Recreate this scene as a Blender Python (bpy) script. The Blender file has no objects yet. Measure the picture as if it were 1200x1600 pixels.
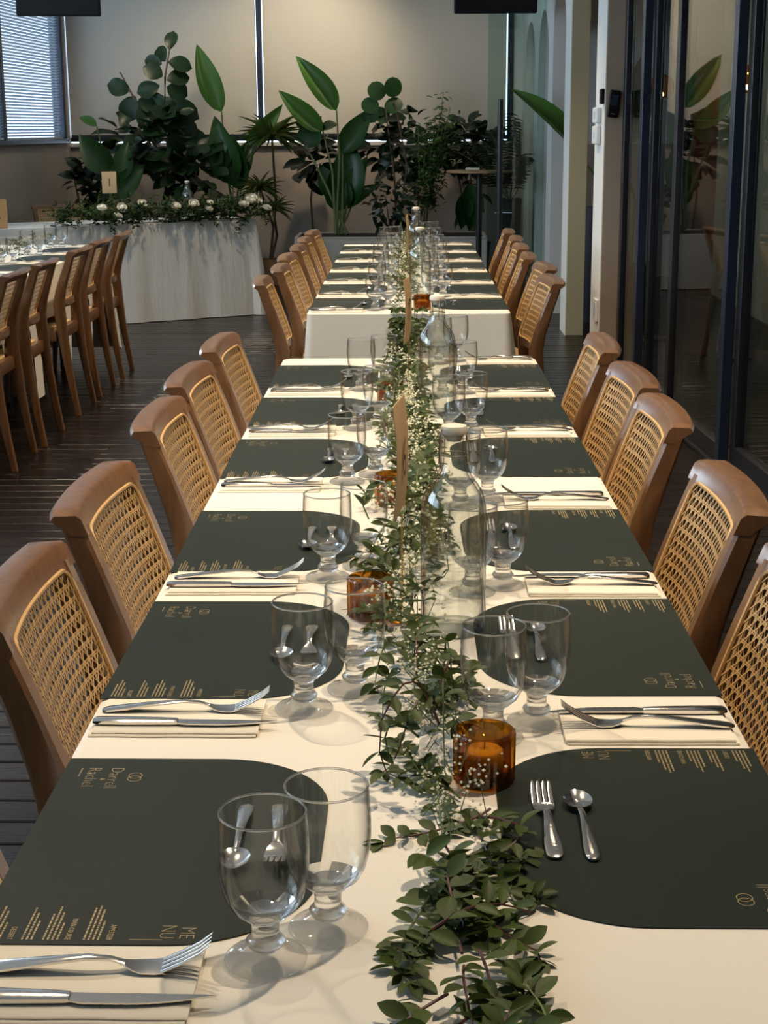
import bpy, bmesh, math, random
from mathutils import Vector, Matrix, Euler

random.seed(11)
scene = bpy.context.scene
COL = scene.collection
PI = math.pi

# ------------------------------------------------------------------ camera
FPX = 2400.0
PITCH = math.atan(600 / FPX)
YAW = math.atan(40 * math.cos(PITCH) / FPX)
ROLL = math.radians(0.35)
fw = Vector((-math.sin(YAW) * math.cos(PITCH), math.cos(YAW) * math.cos(PITCH), -math.sin(PITCH)))
rt = Vector((math.cos(YAW), math.sin(YAW), 0))
up = rt.cross(fw)
rt2 = rt * math.cos(ROLL) - up * math.sin(ROLL)
up2 = rt * math.sin(ROLL) + up * math.cos(ROLL)
cam = bpy.data.cameras.new('camera')
cam.sensor_fit = 'VERTICAL'
cam.sensor_height = 24.0
cam.lens = FPX / 1600 * 24.0
cam.clip_start = 0.05
cam_ob = bpy.data.objects.new('camera', cam)
COL.objects.link(cam_ob)
m = Matrix((rt2, up2, -fw)).transposed().to_4x4()
m.translation = Vector((0, 0, 1.45))
cam_ob.matrix_world = m
scene.camera = cam_ob

# ------------------------------------------------------------------ world, light, exposure
scene.view_settings.view_transform = 'Standard'
scene.view_settings.look = 'None'
scene.view_settings.gamma = 1.0
scene.view_settings.use_curve_mapping = False
scene.view_settings.exposure = 0.12
scene.cycles.max_bounces = 10
scene.cycles.diffuse_bounces = 4
scene.cycles.glossy_bounces = 5
scene.cycles.transmission_bounces = 8
scene.cycles.transparent_max_bounces = 48
scene.cycles.caustics_reflective = False
scene.cycles.caustics_refractive = True
scene.cycles.blur_glossy = 1.0
scene.cycles.sample_clamp_indirect = 4.0

world = bpy.data.worlds.new('daylight')
scene.world = world
world.use_nodes = True
bg = world.node_tree.nodes['Background']
bg.inputs[0].default_value = (0.62, 0.78, 1.0, 1)
bg.inputs[1].default_value = 4.0

WARM = (1.0, 0.80, 0.56)
DAY = (0.72, 0.84, 1.0)


def spot(name, loc, target, power, angle=95, blend=0.6, size=0.04, color=WARM):
    l = bpy.data.lights.new(name, 'SPOT')
    l.energy = power
    l.color = color
    l.spot_size = math.radians(angle)
    l.spot_blend = blend
    l.shadow_soft_size = size
    o = bpy.data.objects.new(name, l)
    COL.objects.link(o)
    o.location = loc
    d = Vector(target) - Vector(loc)
    o.rotation_euler = d.to_track_quat('-Z', 'Y').to_euler()
    return o


def area(name, loc, target, sx, sy, power, color):
    l = bpy.data.lights.new(name, 'AREA')
    l.shape = 'RECTANGLE'
    l.size = sx
    l.size_y = sy
    l.energy = power
    l.color = color
    o = bpy.data.objects.new(name, l)
    COL.objects.link(o)
    o.location = loc
    d = Vector(target) - Vector(loc)
    o.rotation_euler = d.to_track_quat('-Z', 'Z').to_euler()
    return o


# recessed warm ceiling spots above the long tables
for (x, y, e) in ((0.55, 1.9, 120), (-0.75, 2.9, 125), (0.55, 3.9, 125), (-0.6, 5.0, 125), (0.5, 6.6, 140), (-0.5, 8.2, 140), (0.3, 9.8, 85),
                  (-2.3, 6.8, 100), (-2.3, 9.0, 100), (-1.6, 11.2, 80)):
    spot('ceiling_spot', (x, y, 2.93), (x * 0.6, y + 0.1, 0.0), e, 105, 0.7, 0.035)
spot('wall_washer_and_fill', (-0.75, 14.2, 2.93), (-1.05, 15.45, 2.0), 75, 100, 0.9, 0.05)
spot('wall_washer_and_fill', (0.4, 13.6, 2.93), (0.1, 15.45, 1.2), 30, 90, 0.9, 0.05)
spot('wall_washer_and_fill', (-2.3, 13.6, 2.93), (-2.2, 15.45, 1.2), 30, 90, 0.9, 0.05)
spot('wall_washer_and_fill', (-2.75, 12.9, 2.93), (-3.35, 13.6, 0.9), 30, 95, 0.9, 0.05)  # added fill lamp, lifts the otherwise dark lower left wall
# daylight arriving through the window band of the left wall
area('window_daylight', (-3.70, 10.2, 2.05), (0, 10.0, 2.1), 8.4, 1.2, 330, DAY)
area('window_daylight', (-4.05, 3.0, 2.05), (0, 3.0, 2.1), 5.0, 1.2, 170, DAY)

# ------------------------------------------------------------------ materials
MATS = {}


def newmat(name):
    mt = bpy.data.materials.new(name)
    mt.use_nodes = True
    nt = mt.node_tree
    return mt, nt, nt.nodes['Principled BSDF']


def mat(name, col, rough=0.6, metal=0.0, var=0.0, scale=8.0, stretch=(1, 1, 1), bump=0.0, bscale=60.0, spec=0.5, rand=0.0, coat=0.0, bstretch=(1, 1, 1), trans=0.0, sheen=0.0):
    mt, nt, b = newmat(name)
    N, L = nt.nodes, nt.links
    b.inputs['Base Color'].default_value = (*col, 1)
    b.inputs['Roughness'].default_value = rough
    b.inputs['Metallic'].default_value = metal
    b.inputs['Specular IOR Level'].default_value = spec
    if coat:
        b.inputs['Coat Weight'].default_value = coat
        b.inputs['Coat Roughness'].default_value = 0.15
    if sheen:
        b.inputs['Sheen Weight'].default_value = sheen
    tc = N.new('ShaderNodeTexCoord')
    if var or rand:
        hs = N.new('ShaderNodeHueSaturation')
        hs.inputs['Color'].default_value = (*col, 1)
        L.new(hs.outputs[0], b.inputs['Base Color'])
        val = None
        if var:
            mp = N.new('ShaderNodeMapping')
            mp.inputs['Scale'].default_value = stretch
            L.new(tc.outputs['Object'], mp.inputs[0])
            nz = N.new('ShaderNodeTexNoise')
            nz.inputs['Scale'].default_value = scale
            nz.inputs['Detail'].default_value = 5
            L.new(mp.outputs[0], nz.inputs['Vector'])
            mr = N.new('ShaderNodeMapRange')
            mr.inputs[1].default_value = 0.25
            mr.inputs[2].default_value = 0.75
            mr.inputs[3].default_value = 1 - var
            mr.inputs[4].default_value = 1 + var
            L.new(nz.outputs[0], mr.inputs[0])
            val = mr.outputs[0]
        if rand:
            oi = N.new('ShaderNodeObjectInfo')
            mr2 = N.new('ShaderNodeMapRange')
            mr2.inputs[3].default_value = 1 - rand
            mr2.inputs[4].default_value = 1 + rand
            L.new(oi.outputs['Random'], mr2.inputs[0])
            if val is not None:
                mm = N.new('ShaderNodeMath')
                mm.operation = 'MULTIPLY'
                L.new(val, mm.inputs[0])
                L.new(mr2.outputs[0], mm.inputs[1])
                val = mm.outputs[0]
            else:
                val = mr2.outputs[0]
        L.new(val, hs.inputs['Value'])
    if bump:
        mp = N.new('ShaderNodeMapping')
        mp.inputs['Scale'].default_value = bstretch
        L.new(tc.outputs['Object'], mp.inputs[0])
        nz = N.new('ShaderNodeTexNoise')
        nz.inputs['Scale'].default_value = bscale
        nz.inputs['Detail'].default_value = 4
        L.new(mp.outputs[0], nz.inputs['Vector'])
        bp = N.new('ShaderNodeBump')
        bp.inputs['Strength'].default_value = bump
        bp.inputs['Distance'].default_value = 0.01
        L.new(nz.outputs[0], bp.inputs['Height'])
        L.new(bp.outputs[0], b.inputs['Normal'])
    MATS[name] = mt
    return mt


def leafmat(name, col, rough=0.4, rand=0.25, trans=0.25, spec=0.5):
    mt, nt, b = newmat(name)
    N, L = nt.nodes, nt.links
    hs = N.new('ShaderNodeHueSaturation')
    hs.inputs['Color'].default_value = (*col, 1)
    oi = N.new('ShaderNodeObjectInfo')
    gi = N.new('ShaderNodeNewGeometry')
    ad = N.new('ShaderNodeMath')
    ad.operation = 'ADD'
    L.new(oi.outputs['Random'], ad.inputs[0])
    L.new(gi.outputs['Random Per Island'], ad.inputs[1])
    mr = N.new('ShaderNodeMapRange')
    mr.inputs[2].default_value = 2.0
    mr.inputs[3].default_value = 1 - rand
    mr.inputs[4].default_value = 1 + rand
    L.new(ad.outputs[0], mr.inputs[0])
    L.new(mr.outputs[0], hs.inputs['Value'])
    L.new(hs.outputs[0], b.inputs['Base Color'])
    b.inputs['Roughness'].default_value = rough
    b.inputs['Specular IOR Level'].default_value = spec
    tb = N.new('ShaderNodeBsdfTranslucent')
    L.new(hs.outputs[0], tb.inputs[0])
    mx = N.new('ShaderNodeMixShader')
    mx.inputs[0].default_value = trans
    L.new(b.outputs[0], mx.inputs[1])
    L.new(tb.outputs[0], mx.inputs[2])
    L.new(mx.outputs[0], nt.nodes['Material Output'].inputs[0])
    MATS[name] = mt
    return mt


def glassmat(name, tint=(1, 1, 1), refr=0.4, edge=0.75, fres=1.45, blend=0.25):
    """clear glass: light passes straight through thin walls, bends in the thick ones, mirrors at grazing angles"""
    mt, nt, b = newmat(name)
    N, L = nt.nodes, nt.links
    N.remove(b)
    lw = N.new('ShaderNodeLayerWeight')
    lw.inputs[0].default_value = blend
    mixc = N.new('ShaderNodeMix')
    mixc.data_type = 'RGBA'
    mixc.inputs[6].default_value = (*tint, 1)
    mixc.inputs[7].default_value = (tint[0] * edge, tint[1] * edge, tint[2] * edge, 1)
    pe = N.new('ShaderNodeMath')
    pe.operation = 'POWER'
    L.new(lw.outputs['Facing'], pe.inputs[0])
    pe.inputs[1].default_value = 3.2
    L.new(pe.outputs[0], mixc.inputs[0])
    tr = N.new('ShaderNodeBsdfTransparent')
    L.new(mixc.outputs[2], tr.inputs[0])
    gl = N.new('ShaderNodeBsdfGlass')
    gl.inputs['Color'].default_value = (*tint, 1)
    gl.inputs['Roughness'].default_value = 0.0
    gl.inputs['IOR'].default_value = 1.5
    m1 = N.new('ShaderNodeMixShader')
    m1.inputs[0].default_value = refr
    L.new(tr.outputs[0], m1.inputs[1])
    L.new(gl.outputs[0], m1.inputs[2])
    gs = N.new('ShaderNodeBsdfGlossy')
    gs.inputs['Roughness'].default_value = 0.0
    lf = N.new('ShaderNodeLayerWeight')
    lf.inputs[0].default_value = 0.5
    pw = N.new('ShaderNodeMath')
    pw.operation = 'POWER'
    L.new(lf.outputs['Facing'], pw.inputs[0])
    pw.inputs[1].default_value = 5.0
    fr = N.new('ShaderNodeMath')
    fr.operation = 'MULTIPLY_ADD'
    L.new(pw.outputs[0], fr.inputs[0])
    f0 = ((fres - 1) / (fres + 1)) ** 2
    fr.inputs[1].default_value = 1 - f0
    fr.inputs[2].default_value = f0
    m2 = N.new('ShaderNodeMixShader')
    L.new(fr.outputs[0], m2.inputs[0])
    L.new(m1.outputs[0], m2.inputs[1])
    L.new(gs.outputs[0], m2.inputs[2])
    L.new(m2.outputs[0], N['Material Output'].inputs[0])
    MATS[name] = mt
    return mt


def emit(name, col, strength):
    mt, nt, b = newmat(name)
    b.inputs['Base Color'].default_value = (*col, 1)
    b.inputs['Emission Color'].default_value = (*col, 1)
    b.inputs['Emission Strength'].default_value = strength
    MATS[name] = mt
    return mt


mat('wood', (0.165, 0.078, 0.032), 0.28, var=0.30, scale=9, stretch=(6, 6, 0.8), bump=0.05, bscale=40, bstretch=(6, 6, 0.6), rand=0.08, coat=0.35)
mat('cane', (0.58, 0.37, 0.16), 0.5, var=0.12, scale=60)
mat('cloth', (0.80, 0.76, 0.68), 0.85, var=0.02, scale=3, bump=0.03, bscale=9, spec=0.2)
mat('linen', (0.72, 0.70, 0.65), 0.9, var=0.03, scale=4, bump=0.55, bscale=7, bstretch=(4, 4, 0.7), spec=0.15)
mat('napkin', (0.86, 0.80, 0.68), 0.9, bump=0.05, bscale=80, spec=0.2)
mat('placemat', (0.016, 0.023, 0.018), 0.45, var=0.08, scale=5, bump=0.02, bscale=6, spec=0.17)
mat('gold_print', (0.40, 0.31, 0.16), 0.45, metal=0.3)
mat('gold_wire', (0.75, 0.52, 0.2), 0.25, metal=1.0)
mat('steel', (0.72, 0.70, 0.68), 0.16, metal=1.0, bump=0.02, bscale=200)
mat('card', (0.62, 0.43, 0.24), 0.8, var=0.04, scale=20)
mat('ink', (0.02, 0.018, 0.015), 0.6)
mat('ceramic', (0.85, 0.80, 0.70), 0.3)
mat('wire', (0.45, 0.40, 0.36), 0.3, metal=1.0)
mat('wax', (0.85, 0.74, 0.55), 0.6)
mat('floor_wood', (0.013, 0.0085, 0.007), 0.26, spec=0.32, var=0.35, scale=3.0, stretch=(0.6, 9, 9), bump=0.25, bscale=14, bstretch=(0.5, 8, 1), rand=0.3)
mat('floor_gap', (0.006, 0.004, 0.003), 0.8)
mat('wall_grey', (0.44, 0.39, 0.34), 0.85, var=0.04, scale=2)
mat('wall_white', (0.72, 0.72, 0.70), 0.8, var=0.02, scale=2)
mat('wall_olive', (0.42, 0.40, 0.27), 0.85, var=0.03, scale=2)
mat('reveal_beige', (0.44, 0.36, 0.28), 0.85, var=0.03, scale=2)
mat('ceiling_paint', (0.74, 0.73, 0.71), 0.9)
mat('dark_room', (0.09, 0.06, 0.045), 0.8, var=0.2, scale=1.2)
mat('blind_cloth', (0.56, 0.54, 0.48), 0.9, var=0.02, scale=1.5)
mat('black_metal', (0.018, 0.020, 0.026), 0.35, spec=0.5)
mat('black_plastic', (0.004, 0.004, 0.005), 0.5, spec=0.2)
mat('blue_frame', (0.020, 0.030, 0.055), 0.3)
mat('slat', (0.52, 0.58, 0.68), 0.5)
mat('brick_wood', (0.16, 0.06, 0.035), 0.6, var=0.2, scale=5)
mat('planter', (0.62, 0.57, 0.50), 0.8, var=0.03, scale=4)
mat('pot_wood', (0.36, 0.19, 0.08), 0.6, var=0.2, scale=12)
mat('pot_dark', (0.02, 0.02, 0.024), 0.45)
mat('soil', (0.03, 0.02, 0.015), 0.95)
mat('bark', (0.14, 0.09, 0.06), 0.85, var=0.25, scale=30)
mat('stem_purple', (0.10, 0.035, 0.04), 0.55)
mat('stem_green', (0.12, 0.16, 0.05), 0.55)
mat('blossom', (0.78, 0.76, 0.56), 0.8)
mat('rose', (0.85, 0.80, 0.66), 0.7, var=0.05, scale=60)
mat('table_wood', (0.45, 0.27, 0.13), 0.5, var=0.15, scale=8, stretch=(1, 8, 1))
mat('white_plastic', (0.80, 0.80, 0.80), 0.4)
mat('bag_dark', (0.012, 0.016, 0.03), 0.7, bump=0.6, bscale=9)
leafmat('euc', (0.056, 0.088, 0.018), 0.5, 0.45, 0.2, 0.3)
leafmat('euc_blue', (0.080, 0.115, 0.048), 0.55, 0.35, 0.2, 0.3)
leafmat('fig', (0.016, 0.048, 0.016), 0.35, 0.35, 0.12)
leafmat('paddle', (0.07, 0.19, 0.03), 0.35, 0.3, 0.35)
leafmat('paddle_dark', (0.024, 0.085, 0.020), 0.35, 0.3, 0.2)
leafmat('spike', (0.12, 0.16, 0.035), 0.4, 0.4, 0.2)
leafmat('bamboo', (0.055, 0.13, 0.022), 0.45, 0.45, 0.3)
leafmat('darkleaf', (0.010, 0.028, 0.011), 0.35, 0.4, 0.1)
leafmat('fern', (0.27, 0.33, 0.09), 0.6, 0.4, 0.3)
glassmat('glass_bowl', (0.996, 0.998, 0.996), 0.0, 0.50, 1.48, 0.5)
glassmat('glass_stem', (0.99, 0.992, 0.99), 0.75, 0.8, 1.5, 0.5)
glassmat('glass_foot', (0.995, 0.997, 0.995), 0.12, 0.55, 1.5, 0.5)
glassmat('glass_bottle', (0.972, 0.988, 0.977), 0.0, 0.22, 1.95, 0.5)
glassmat('glass_amber', (0.70, 0.45, 0.13), 0.10, 0.30, 1.55, 0.5)
glassmat('glass_pane', (0.90, 0.92, 0.90), 0.0, 1.0, 1.6, 0.3)
glassmat('glass_green', (0.80, 0.90, 0.86), 0.0, 1.0, 1.5, 0.3)
glassmat('glass_globe', (0.95, 0.55, 0.2), 0.0, 0.6, 1.5, 0.3)
emit('bulb', (1.0, 0.72, 0.35), 110)


# ------------------------------------------------------------------ mesh helpers
class MB:
    def __init__(self):
        self.v = []
        self.f = []
        self.mi = []
        self.cur = 0

    def add(self, vs, fs):
        o = len(self.v)
        self.v += [tuple(p) for p in vs]
        self.f += [tuple(i + o for i in f) for f in fs]
        self.mi += [self.cur] * len(fs)

    def box(self, x0, x1, y0, y1, z0, z1):
        vs = [(x, y, z) for x in (x0, x1) for y in (y0, y1) for z in (z0, z1)]
        self.add(vs, [(0, 1, 3, 2), (4, 6, 7, 5), (0, 4, 5, 1), (2, 3, 7, 6), (0, 2, 6, 4), (1, 5, 7, 3)])

    def cbox(self, x0, x1, y0, y1, z0, z1, c=0.004):
        """box with chamfered edges"""
        prof = [(x0 + c, y0), (x1 - c, y0), (x1, y0 + c), (x1, y1 - c), (x1 - c, y1), (x0 + c, y1), (x0, y1 - c), (x0, y0 + c)]
        cx, cy = (x0 + x1) / 2, (y0 + y1) / 2
        sx = 1 - 2 * c / (x1 - x0)
        sy = 1 - 2 * c / (y1 - y0)
        inn = [(cx + (x - cx) * sx, cy + (y - cy) * sy) for x, y in prof]
        rings = [[(x, y, z0) for x, y in inn], [(x, y, z0 + c) for x, y in prof], [(x, y, z1 - c) for x, y in prof], [(x, y, z1) for x, y in inn]]
        self.loft(rings, True)

    def loft(self, rings, caps=True, closed=True):
        n = len(rings[0])
        vs = [p for r in rings for p in r]
        fs = []
        for i in range(len(rings) - 1):
            for j in range(n if closed else n - 1):
                k = (j + 1) % n
                fs.append((i * n + j, i * n + k, (i + 1) * n + k, (i + 1) * n + j))
        if caps and closed:
            fs.append(tuple(range(n - 1, -1, -1)))
            fs.append(tuple((len(rings) - 1) * n + j for j in range(n)))
        self.add(vs, fs)

    def lathe(self, prof, seg=24, cx=0, cy=0, cz=0, caps=False):
        rings = []
        for r, z in prof:
            rings.append([(cx + r * math.cos(2 * PI * k / seg), cy + r * math.sin(2 * PI * k / seg), cz + z) for k in range(seg)])
        self.loft(rings, caps)

    def tube(self, pts, rad, seg=6, caps=True):
        pts = [Vector(p) for p in pts]
        n = len(pts)
        rad = rad if isinstance(rad, (list, tuple)) else [rad] * n
        rings = []
        ref = Vector((0, 0, 1))
        for i, p in enumerate(pts):
            t = (pts[min(i + 1, n - 1)] - pts[max(i - 1, 0)]).normalized()
            a = t.cross(ref)
            if a.length < 1e-3:
                a = t.cross(Vector((1, 0, 0)))
            a.normalize()
            b = t.cross(a)
            rings.append([p + (a * math.cos(2 * PI * k / seg) + b * math.sin(2 * PI * k / seg)) * rad[i] for k in range(seg)])
        self.loft(rings, caps)

    def sweep(self, stations, axis='z', k=0.35):
        """rounded-rectangle section (octagon); stations: (centre, half_a, half_b); axis is the sweep axis"""
        rings = []
        for c, a, b in stations:
            ca, cb = a * k, b * k
            oc = [(-a + ca, -b), (a - ca, -b), (a, -b + cb), (a, b - cb), (a - ca, b), (-a + ca, b), (-a, b - cb), (-a, -b + cb)]
            if axis == 'z':
                rings.append([(c[0] + p, c[1] + q, c[2]) for p, q in oc])
            elif axis == 'y':
                rings.append([(c[0] + p, c[1], c[2] + q) for p, q in oc])
            else:
                rings.append([(c[0], c[1] + p, c[2] + q) for p, q in oc])
        self.loft(rings, True)

    def prism(self, poly, z0, z1):
        n = len(poly)
        vs = [(x, y, z0) for x, y in poly] + [(x, y, z1) for x, y in poly]
        fs = [tuple(range(n - 1, -1, -1)), tuple(range(n, 2 * n))]
        fs += [(i, (i + 1) % n, n + (i + 1) % n, n + i) for i in range(n)]
        self.add(vs, fs)

    def mesh(self, name, mats, smooth=True, angle=35):
        me = bpy.data.meshes.new(name)
        me.from_pydata(self.v, [], self.f)
        for mname in (mats if isinstance(mats, (list, tuple)) else [mats]):
            me.materials.append(MATS[mname])
        if any(self.mi):
            me.polygons.foreach_set('material_index', self.mi)
        bm = bmesh.new()
        bm.from_mesh(me)
        bmesh.ops.recalc_face_normals(bm, faces=bm.faces)
        bm.to_mesh(me)
        bm.free()
        if smooth:
            me.polygons.foreach_set('use_smooth', [True] * len(me.polygons))
            me.set_sharp_from_angle(angle=math.radians(angle))
        me.update()
        return me

    def build(self, name, mats, parent=None, smooth=True, angle=35):
        return put(name, self.mesh(name, mats, smooth, angle), parent)


def put(name, me, parent=None, loc=None, rot=None):
    o = bpy.data.objects.new(name, me)
    COL.objects.link(o)
    if parent:
        o.parent = parent
    if loc is not None:
        o.location = loc
    if rot is not None:
        o.rotation_euler = rot
    return o


def tag(o, label, cat, group=None, kind=None):
    o['label'] = label
    o['category'] = cat
    if group:
        o['group'] = group
    if kind:
        o['kind'] = kind
    return o


def struct(o, label=None, cat=None):
    o['kind'] = 'structure'
    if label:
        o['label'] = label
        o['category'] = cat
    return o


def empty(name, loc=(0, 0, 0), rz=0.0):
    o = bpy.data.objects.new(name, None)
    COL.objects.link(o)
    o.location = loc
    o.rotation_euler = (0, 0, rz)
    o.empty_display_size = 0.1
    return o


def copy_tree(o, parent=None):
    c = o.copy()
    COL.objects.link(c)
    c.parent = parent
    for ch in list(o.children):
        copy_tree(ch, c)
    return c


OBST = []                                           # (x, y, radius, top) of what stands on the tables

ORD = ['first', 'second', 'third', 'fourth', 'fifth', 'sixth', 'seventh', 'eighth']


# ------------------------------------------------------------------ room
BACK_Y = 15.5
WL = lambda y: -3.31 - 0.05 * (BACK_Y - y)          # left wall line
PX = lambda y: 1.354 - 0.053 * (y - 6.635)          # line of the arcade and the glass doors
CEIL = 3.0

fl = MB()
fl.box(-5.2, 5.2, -1.6, 16.2, -0.06, -0.012)
floor = struct(fl.build('floor', 'floor_gap', smooth=False), 'dark glossy timber plank floor', 'floor')
pl = MB()
pl.cbox(-4.9, 5.0, -0.050, 0.050, -0.014, 0.0, 0.003)
plank_me = pl.mesh('plank', 'floor_wood', True, 30)
y = 0.2
k = 0
while y < 15.5:
    put('plank', plank_me, floor, (random.uniform(-0.02, 0.02), y, random.uniform(-0.0012, 0.0)), (random.uniform(-0.006, 0.006), 0, random.uniform(-0.0006, 0.0006)))
    y += 0.1075
    k += 1

c = MB()
c.box(-5.2, 5.2, -1.6, 16.2, CEIL, CEIL + 0.1)
struct(c.build('ceiling', 'ceiling_paint', smooth=False), 'plain dim ceiling above the tables', 'ceiling')

# back wall: grey lower wall, sill, window glass, cream roller blinds
w = MB()
w.box(-4.3, 5.2, BACK_Y, BACK_Y + 0.12, 0, 1.285)
struct(w.build('wall_back', 'wall_grey', smooth=False), 'grey plastered lower wall behind the plants', 'wall')
w = MB()
w.box(1.02, 1.125, BACK_Y, BACK_Y + 0.12, 1.285, CEIL)
w.box(1.185, 5.2, BACK_Y, BACK_Y + 0.12, 1.285, CEIL)
w.box(-4.3, 1.125, BACK_Y, BACK_Y + 0.12, 2.86, CEIL)
struct(w.build('wall_back_upper', 'wall_white', smooth=False), 'white upper wall beside the tall bright slot', 'wall')
w = MB()
w.cbox(-3.4, 1.02, BACK_Y - 0.05, BACK_Y + 0.12, 1.285, 1.322, 0.003)
struct(w.build('trim_1', 'wall_white'), 'pale window sill behind the plants', 'sill')
w = MB()
w.cbox(-3.4, 1.02, BACK_Y + 0.02, BACK_Y + 0.06, 1.335, 1.375, 0.003)
w.cbox(-3.4, 1.02, BACK_Y + 0.02, BACK_Y + 0.06, 2.84, 2.88, 0.003)
fr = w.build('window_1', 'black_metal')
struct(fr, 'long window with black frame behind cream roller blinds', 'window')
for x in (-3.34, -1.43, 1.0):
    b = MB()
    b.cbox(x - 0.026, x + 0.026, BACK_Y - 0.035, BACK_Y + 0.06, 1.312, 2.86, 0.003)
    b.build('window_mullion', 'blue_frame', fr)
for x0, x1 in ((-3.31, -1.46), (-1.40, 0.97)):
    b = MB()
    b.box(x0, x1, BACK_Y + 0.035, BACK_Y + 0.045, 1.375, 2.84)
    b.build('window_pane', 'glass_pane', fr, smooth=False)
for x0, x1, lb in ((-3.30, -1.465, 'cream roller blind drawn down behind the fiddle-leaf fig'), (-1.395, 0.96, 'wide cream roller blind lit warm, right of the dark mullion')):
    r = empty('roller_blind', ((x0 + x1) / 2, BACK_Y - 0.01, 1.38))
    tag(r, lb, 'blind', 'roller blinds on the back window')
    hw = (x1 - x0) / 2
    b = MB()
    rows = []
    for iz in range(2):
        rows.append([(-hw + 2 * hw * i / 24, 0.003 * math.sin(i * 0.9), 0.02 + 1.45 * iz) for i in range(25)])
    for row in rows:
        pass
    vs = rows[0] + rows[1] + [(x, yy + 0.003, z) for x, yy, z in rows[1]] + [(x, yy + 0.003, z) for x, yy, z in rows[0]]
    b.loft([[vs[i], vs[25 + i], vs[50 + i], vs[75 + i]] for i in range(25)], True)
    b.build('blind_cloth', 'blind_cloth', r, True, 50)
    b = MB()
    b.cbox(-hw, hw, -0.008, 0.010, -0.008, 0.02, 0.003)
    b.build('bottom_bar', 'black_metal', r)

# left wall with a long window band and venetian blinds
wa = math.atan(0.05)
lw_len = BACK_Y + 1.6
left = MB()
left.box(-0.12, 0.0, -lw_len, 0, 0, 1.33)
left.box(-0.12, 0.0, -lw_len, 0, 2.78, CEIL)
left.box(-0.12, 0.0, -0.16, 0, 1.33, 2.78)
left.box(-0.12, 0.0, -lw_len, -lw_len + 1.4, 1.33, 2.78)
lo = left.build('wall_left', 'wall_grey', smooth=False)
lo.location = (WL(BACK_Y), BACK_Y, 0)
lo.rotation_euler = (0, 0, -wa)
struct(lo, 'grey wall under the bright window on the left', 'wall')
lwin = MB()
lwin.cbox(-0.10, 0.03, -lw_len + 1.4, -0.16, 1.325, 1.365, 0.004)
lwin.cbox(-0.10, 0.0, -lw_len + 1.4, -0.16, 2.76, 2.80, 0.004)
lwo = lwin.build('window_2', 'blue_frame')
lwo.location = lo.location
lwo.rotation_euler = lo.rotation_euler
struct(lwo, 'long daylit window with dark frame in left wall', 'window')
yy = -0.16
while yy > -lw_len + 1.4:
    b = MB()
    b.cbox(-0.09, 0.012, yy - 0.07, yy, 1.365, 2.76, 0.004)
    b.build('window_mullion', 'blue_frame', lwo)
    yy -= 1.92
b = MB()
b.box(-0.06, -0.055, -lw_len + 1.4, -0.16, 1.365, 2.76)
b.build('window_pane', 'glass_pane', lwo, smooth=False)
for bi, (y0, y1, lb) in enumerate(((-2.05, -0.27, 'venetian blind with thin slats in the far bay of the bright window'), (-3.96, -2.13, 'venetian blind with thin slats in the nearer bay of the bright window'))):
    r = empty('venetian_blind', lo.location, -wa)
    tag(r, lb, 'blind', 'venetian blinds on the left window')
    s = MB()
    z = 1.40
    while z < 2.74:
        s.add([(-0.028, y0, z - 0.006), (-0.004, y0, z + 0.008), (-0.004, y1, z + 0.008), (-0.028, y1, z - 0.006),
               (-0.028, y0, z - 0.0045), (-0.004, y0, z + 0.0095), (-0.004, y1, z + 0.0095), (-0.028, y1, z - 0.0045)],
              [(0, 1, 2, 3), (7, 6, 5, 4), (0, 4, 5, 1), (1, 5, 6, 2), (2, 6, 7, 3), (3, 7, 4, 0)])
        z += 0.026
    so = s.build('slats', 'slat', r, smooth=False)
    so['kind'] = 'stuff'
    for yy in (y0 + 0.15, (y0 + y1) / 2, y1 - 0.15):
        s = MB()
        s.tube([(-0.002, yy, 1.37), (-0.002, yy, 2.75)], 0.0015, 5)
        s.build('ladder_cord', 'white_plastic', r)
    s = MB()
    s.cbox(-0.032, 0.0, y0, y1, 1.366, 1.385, 0.003)
    s.build('bottom_rail', 'slat', r)

# wall behind the camera and far side of the neighbouring dark room
w = MB()
w.box(-5.2, 5.2, -1.72, -1.6, 0, CEIL)
struct(w.build('wall_front', 'wall_grey', smooth=False), 'grey wall at the near end of the room', 'wall')
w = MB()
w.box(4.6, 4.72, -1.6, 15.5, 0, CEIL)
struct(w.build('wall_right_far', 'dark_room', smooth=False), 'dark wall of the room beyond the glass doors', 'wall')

# arcade: white wall with arched openings in line with the glass doors
ang = math.atan(0.053)


def along(s, t=0.0):
    """point on the arcade line: s = room depth, t = thickness away from the tables"""
    return (PX(s) + t, s)


ARC_T = 0.13
ARC_X = 1.125


def arcade():
    piers = [(9.06, 9.50), (11.00, 11.38), (12.35, 12.75), (13.70, 14.10), (15.20, 15.5)]
    mb = MB()
    for (a, b_) in piers:
        mb.box(ARC_X, ARC_X + ARC_T, a, b_, 0, CEIL)
    spr = {0: (2.30, 0.6), 1: (2.08, 0.42), 2: (1.98, 0.40), 3: (1.98, 0.40)}
    for i in range(len(piers) - 1):
        s0, s1 = piers[i][1], piers[i + 1][0]
        r = (s1 - s0) / 2
        mid = (s0 + s1) / 2
        n = 14
        rings = []
        for k in range(n + 1):
            s_ = mid - r * math.cos(PI * k / n)
            z = min(spr[i][0] + spr[i][1] * math.sin(PI * k / n), CEIL - 0.02)
            rings.append([(ARC_X, s_, z), (ARC_X + ARC_T, s_, z), (ARC_X + ARC_T, s_, CEIL), (ARC_X, s_, CEIL)])
        mb.loft(rings, True)
    return mb


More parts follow.
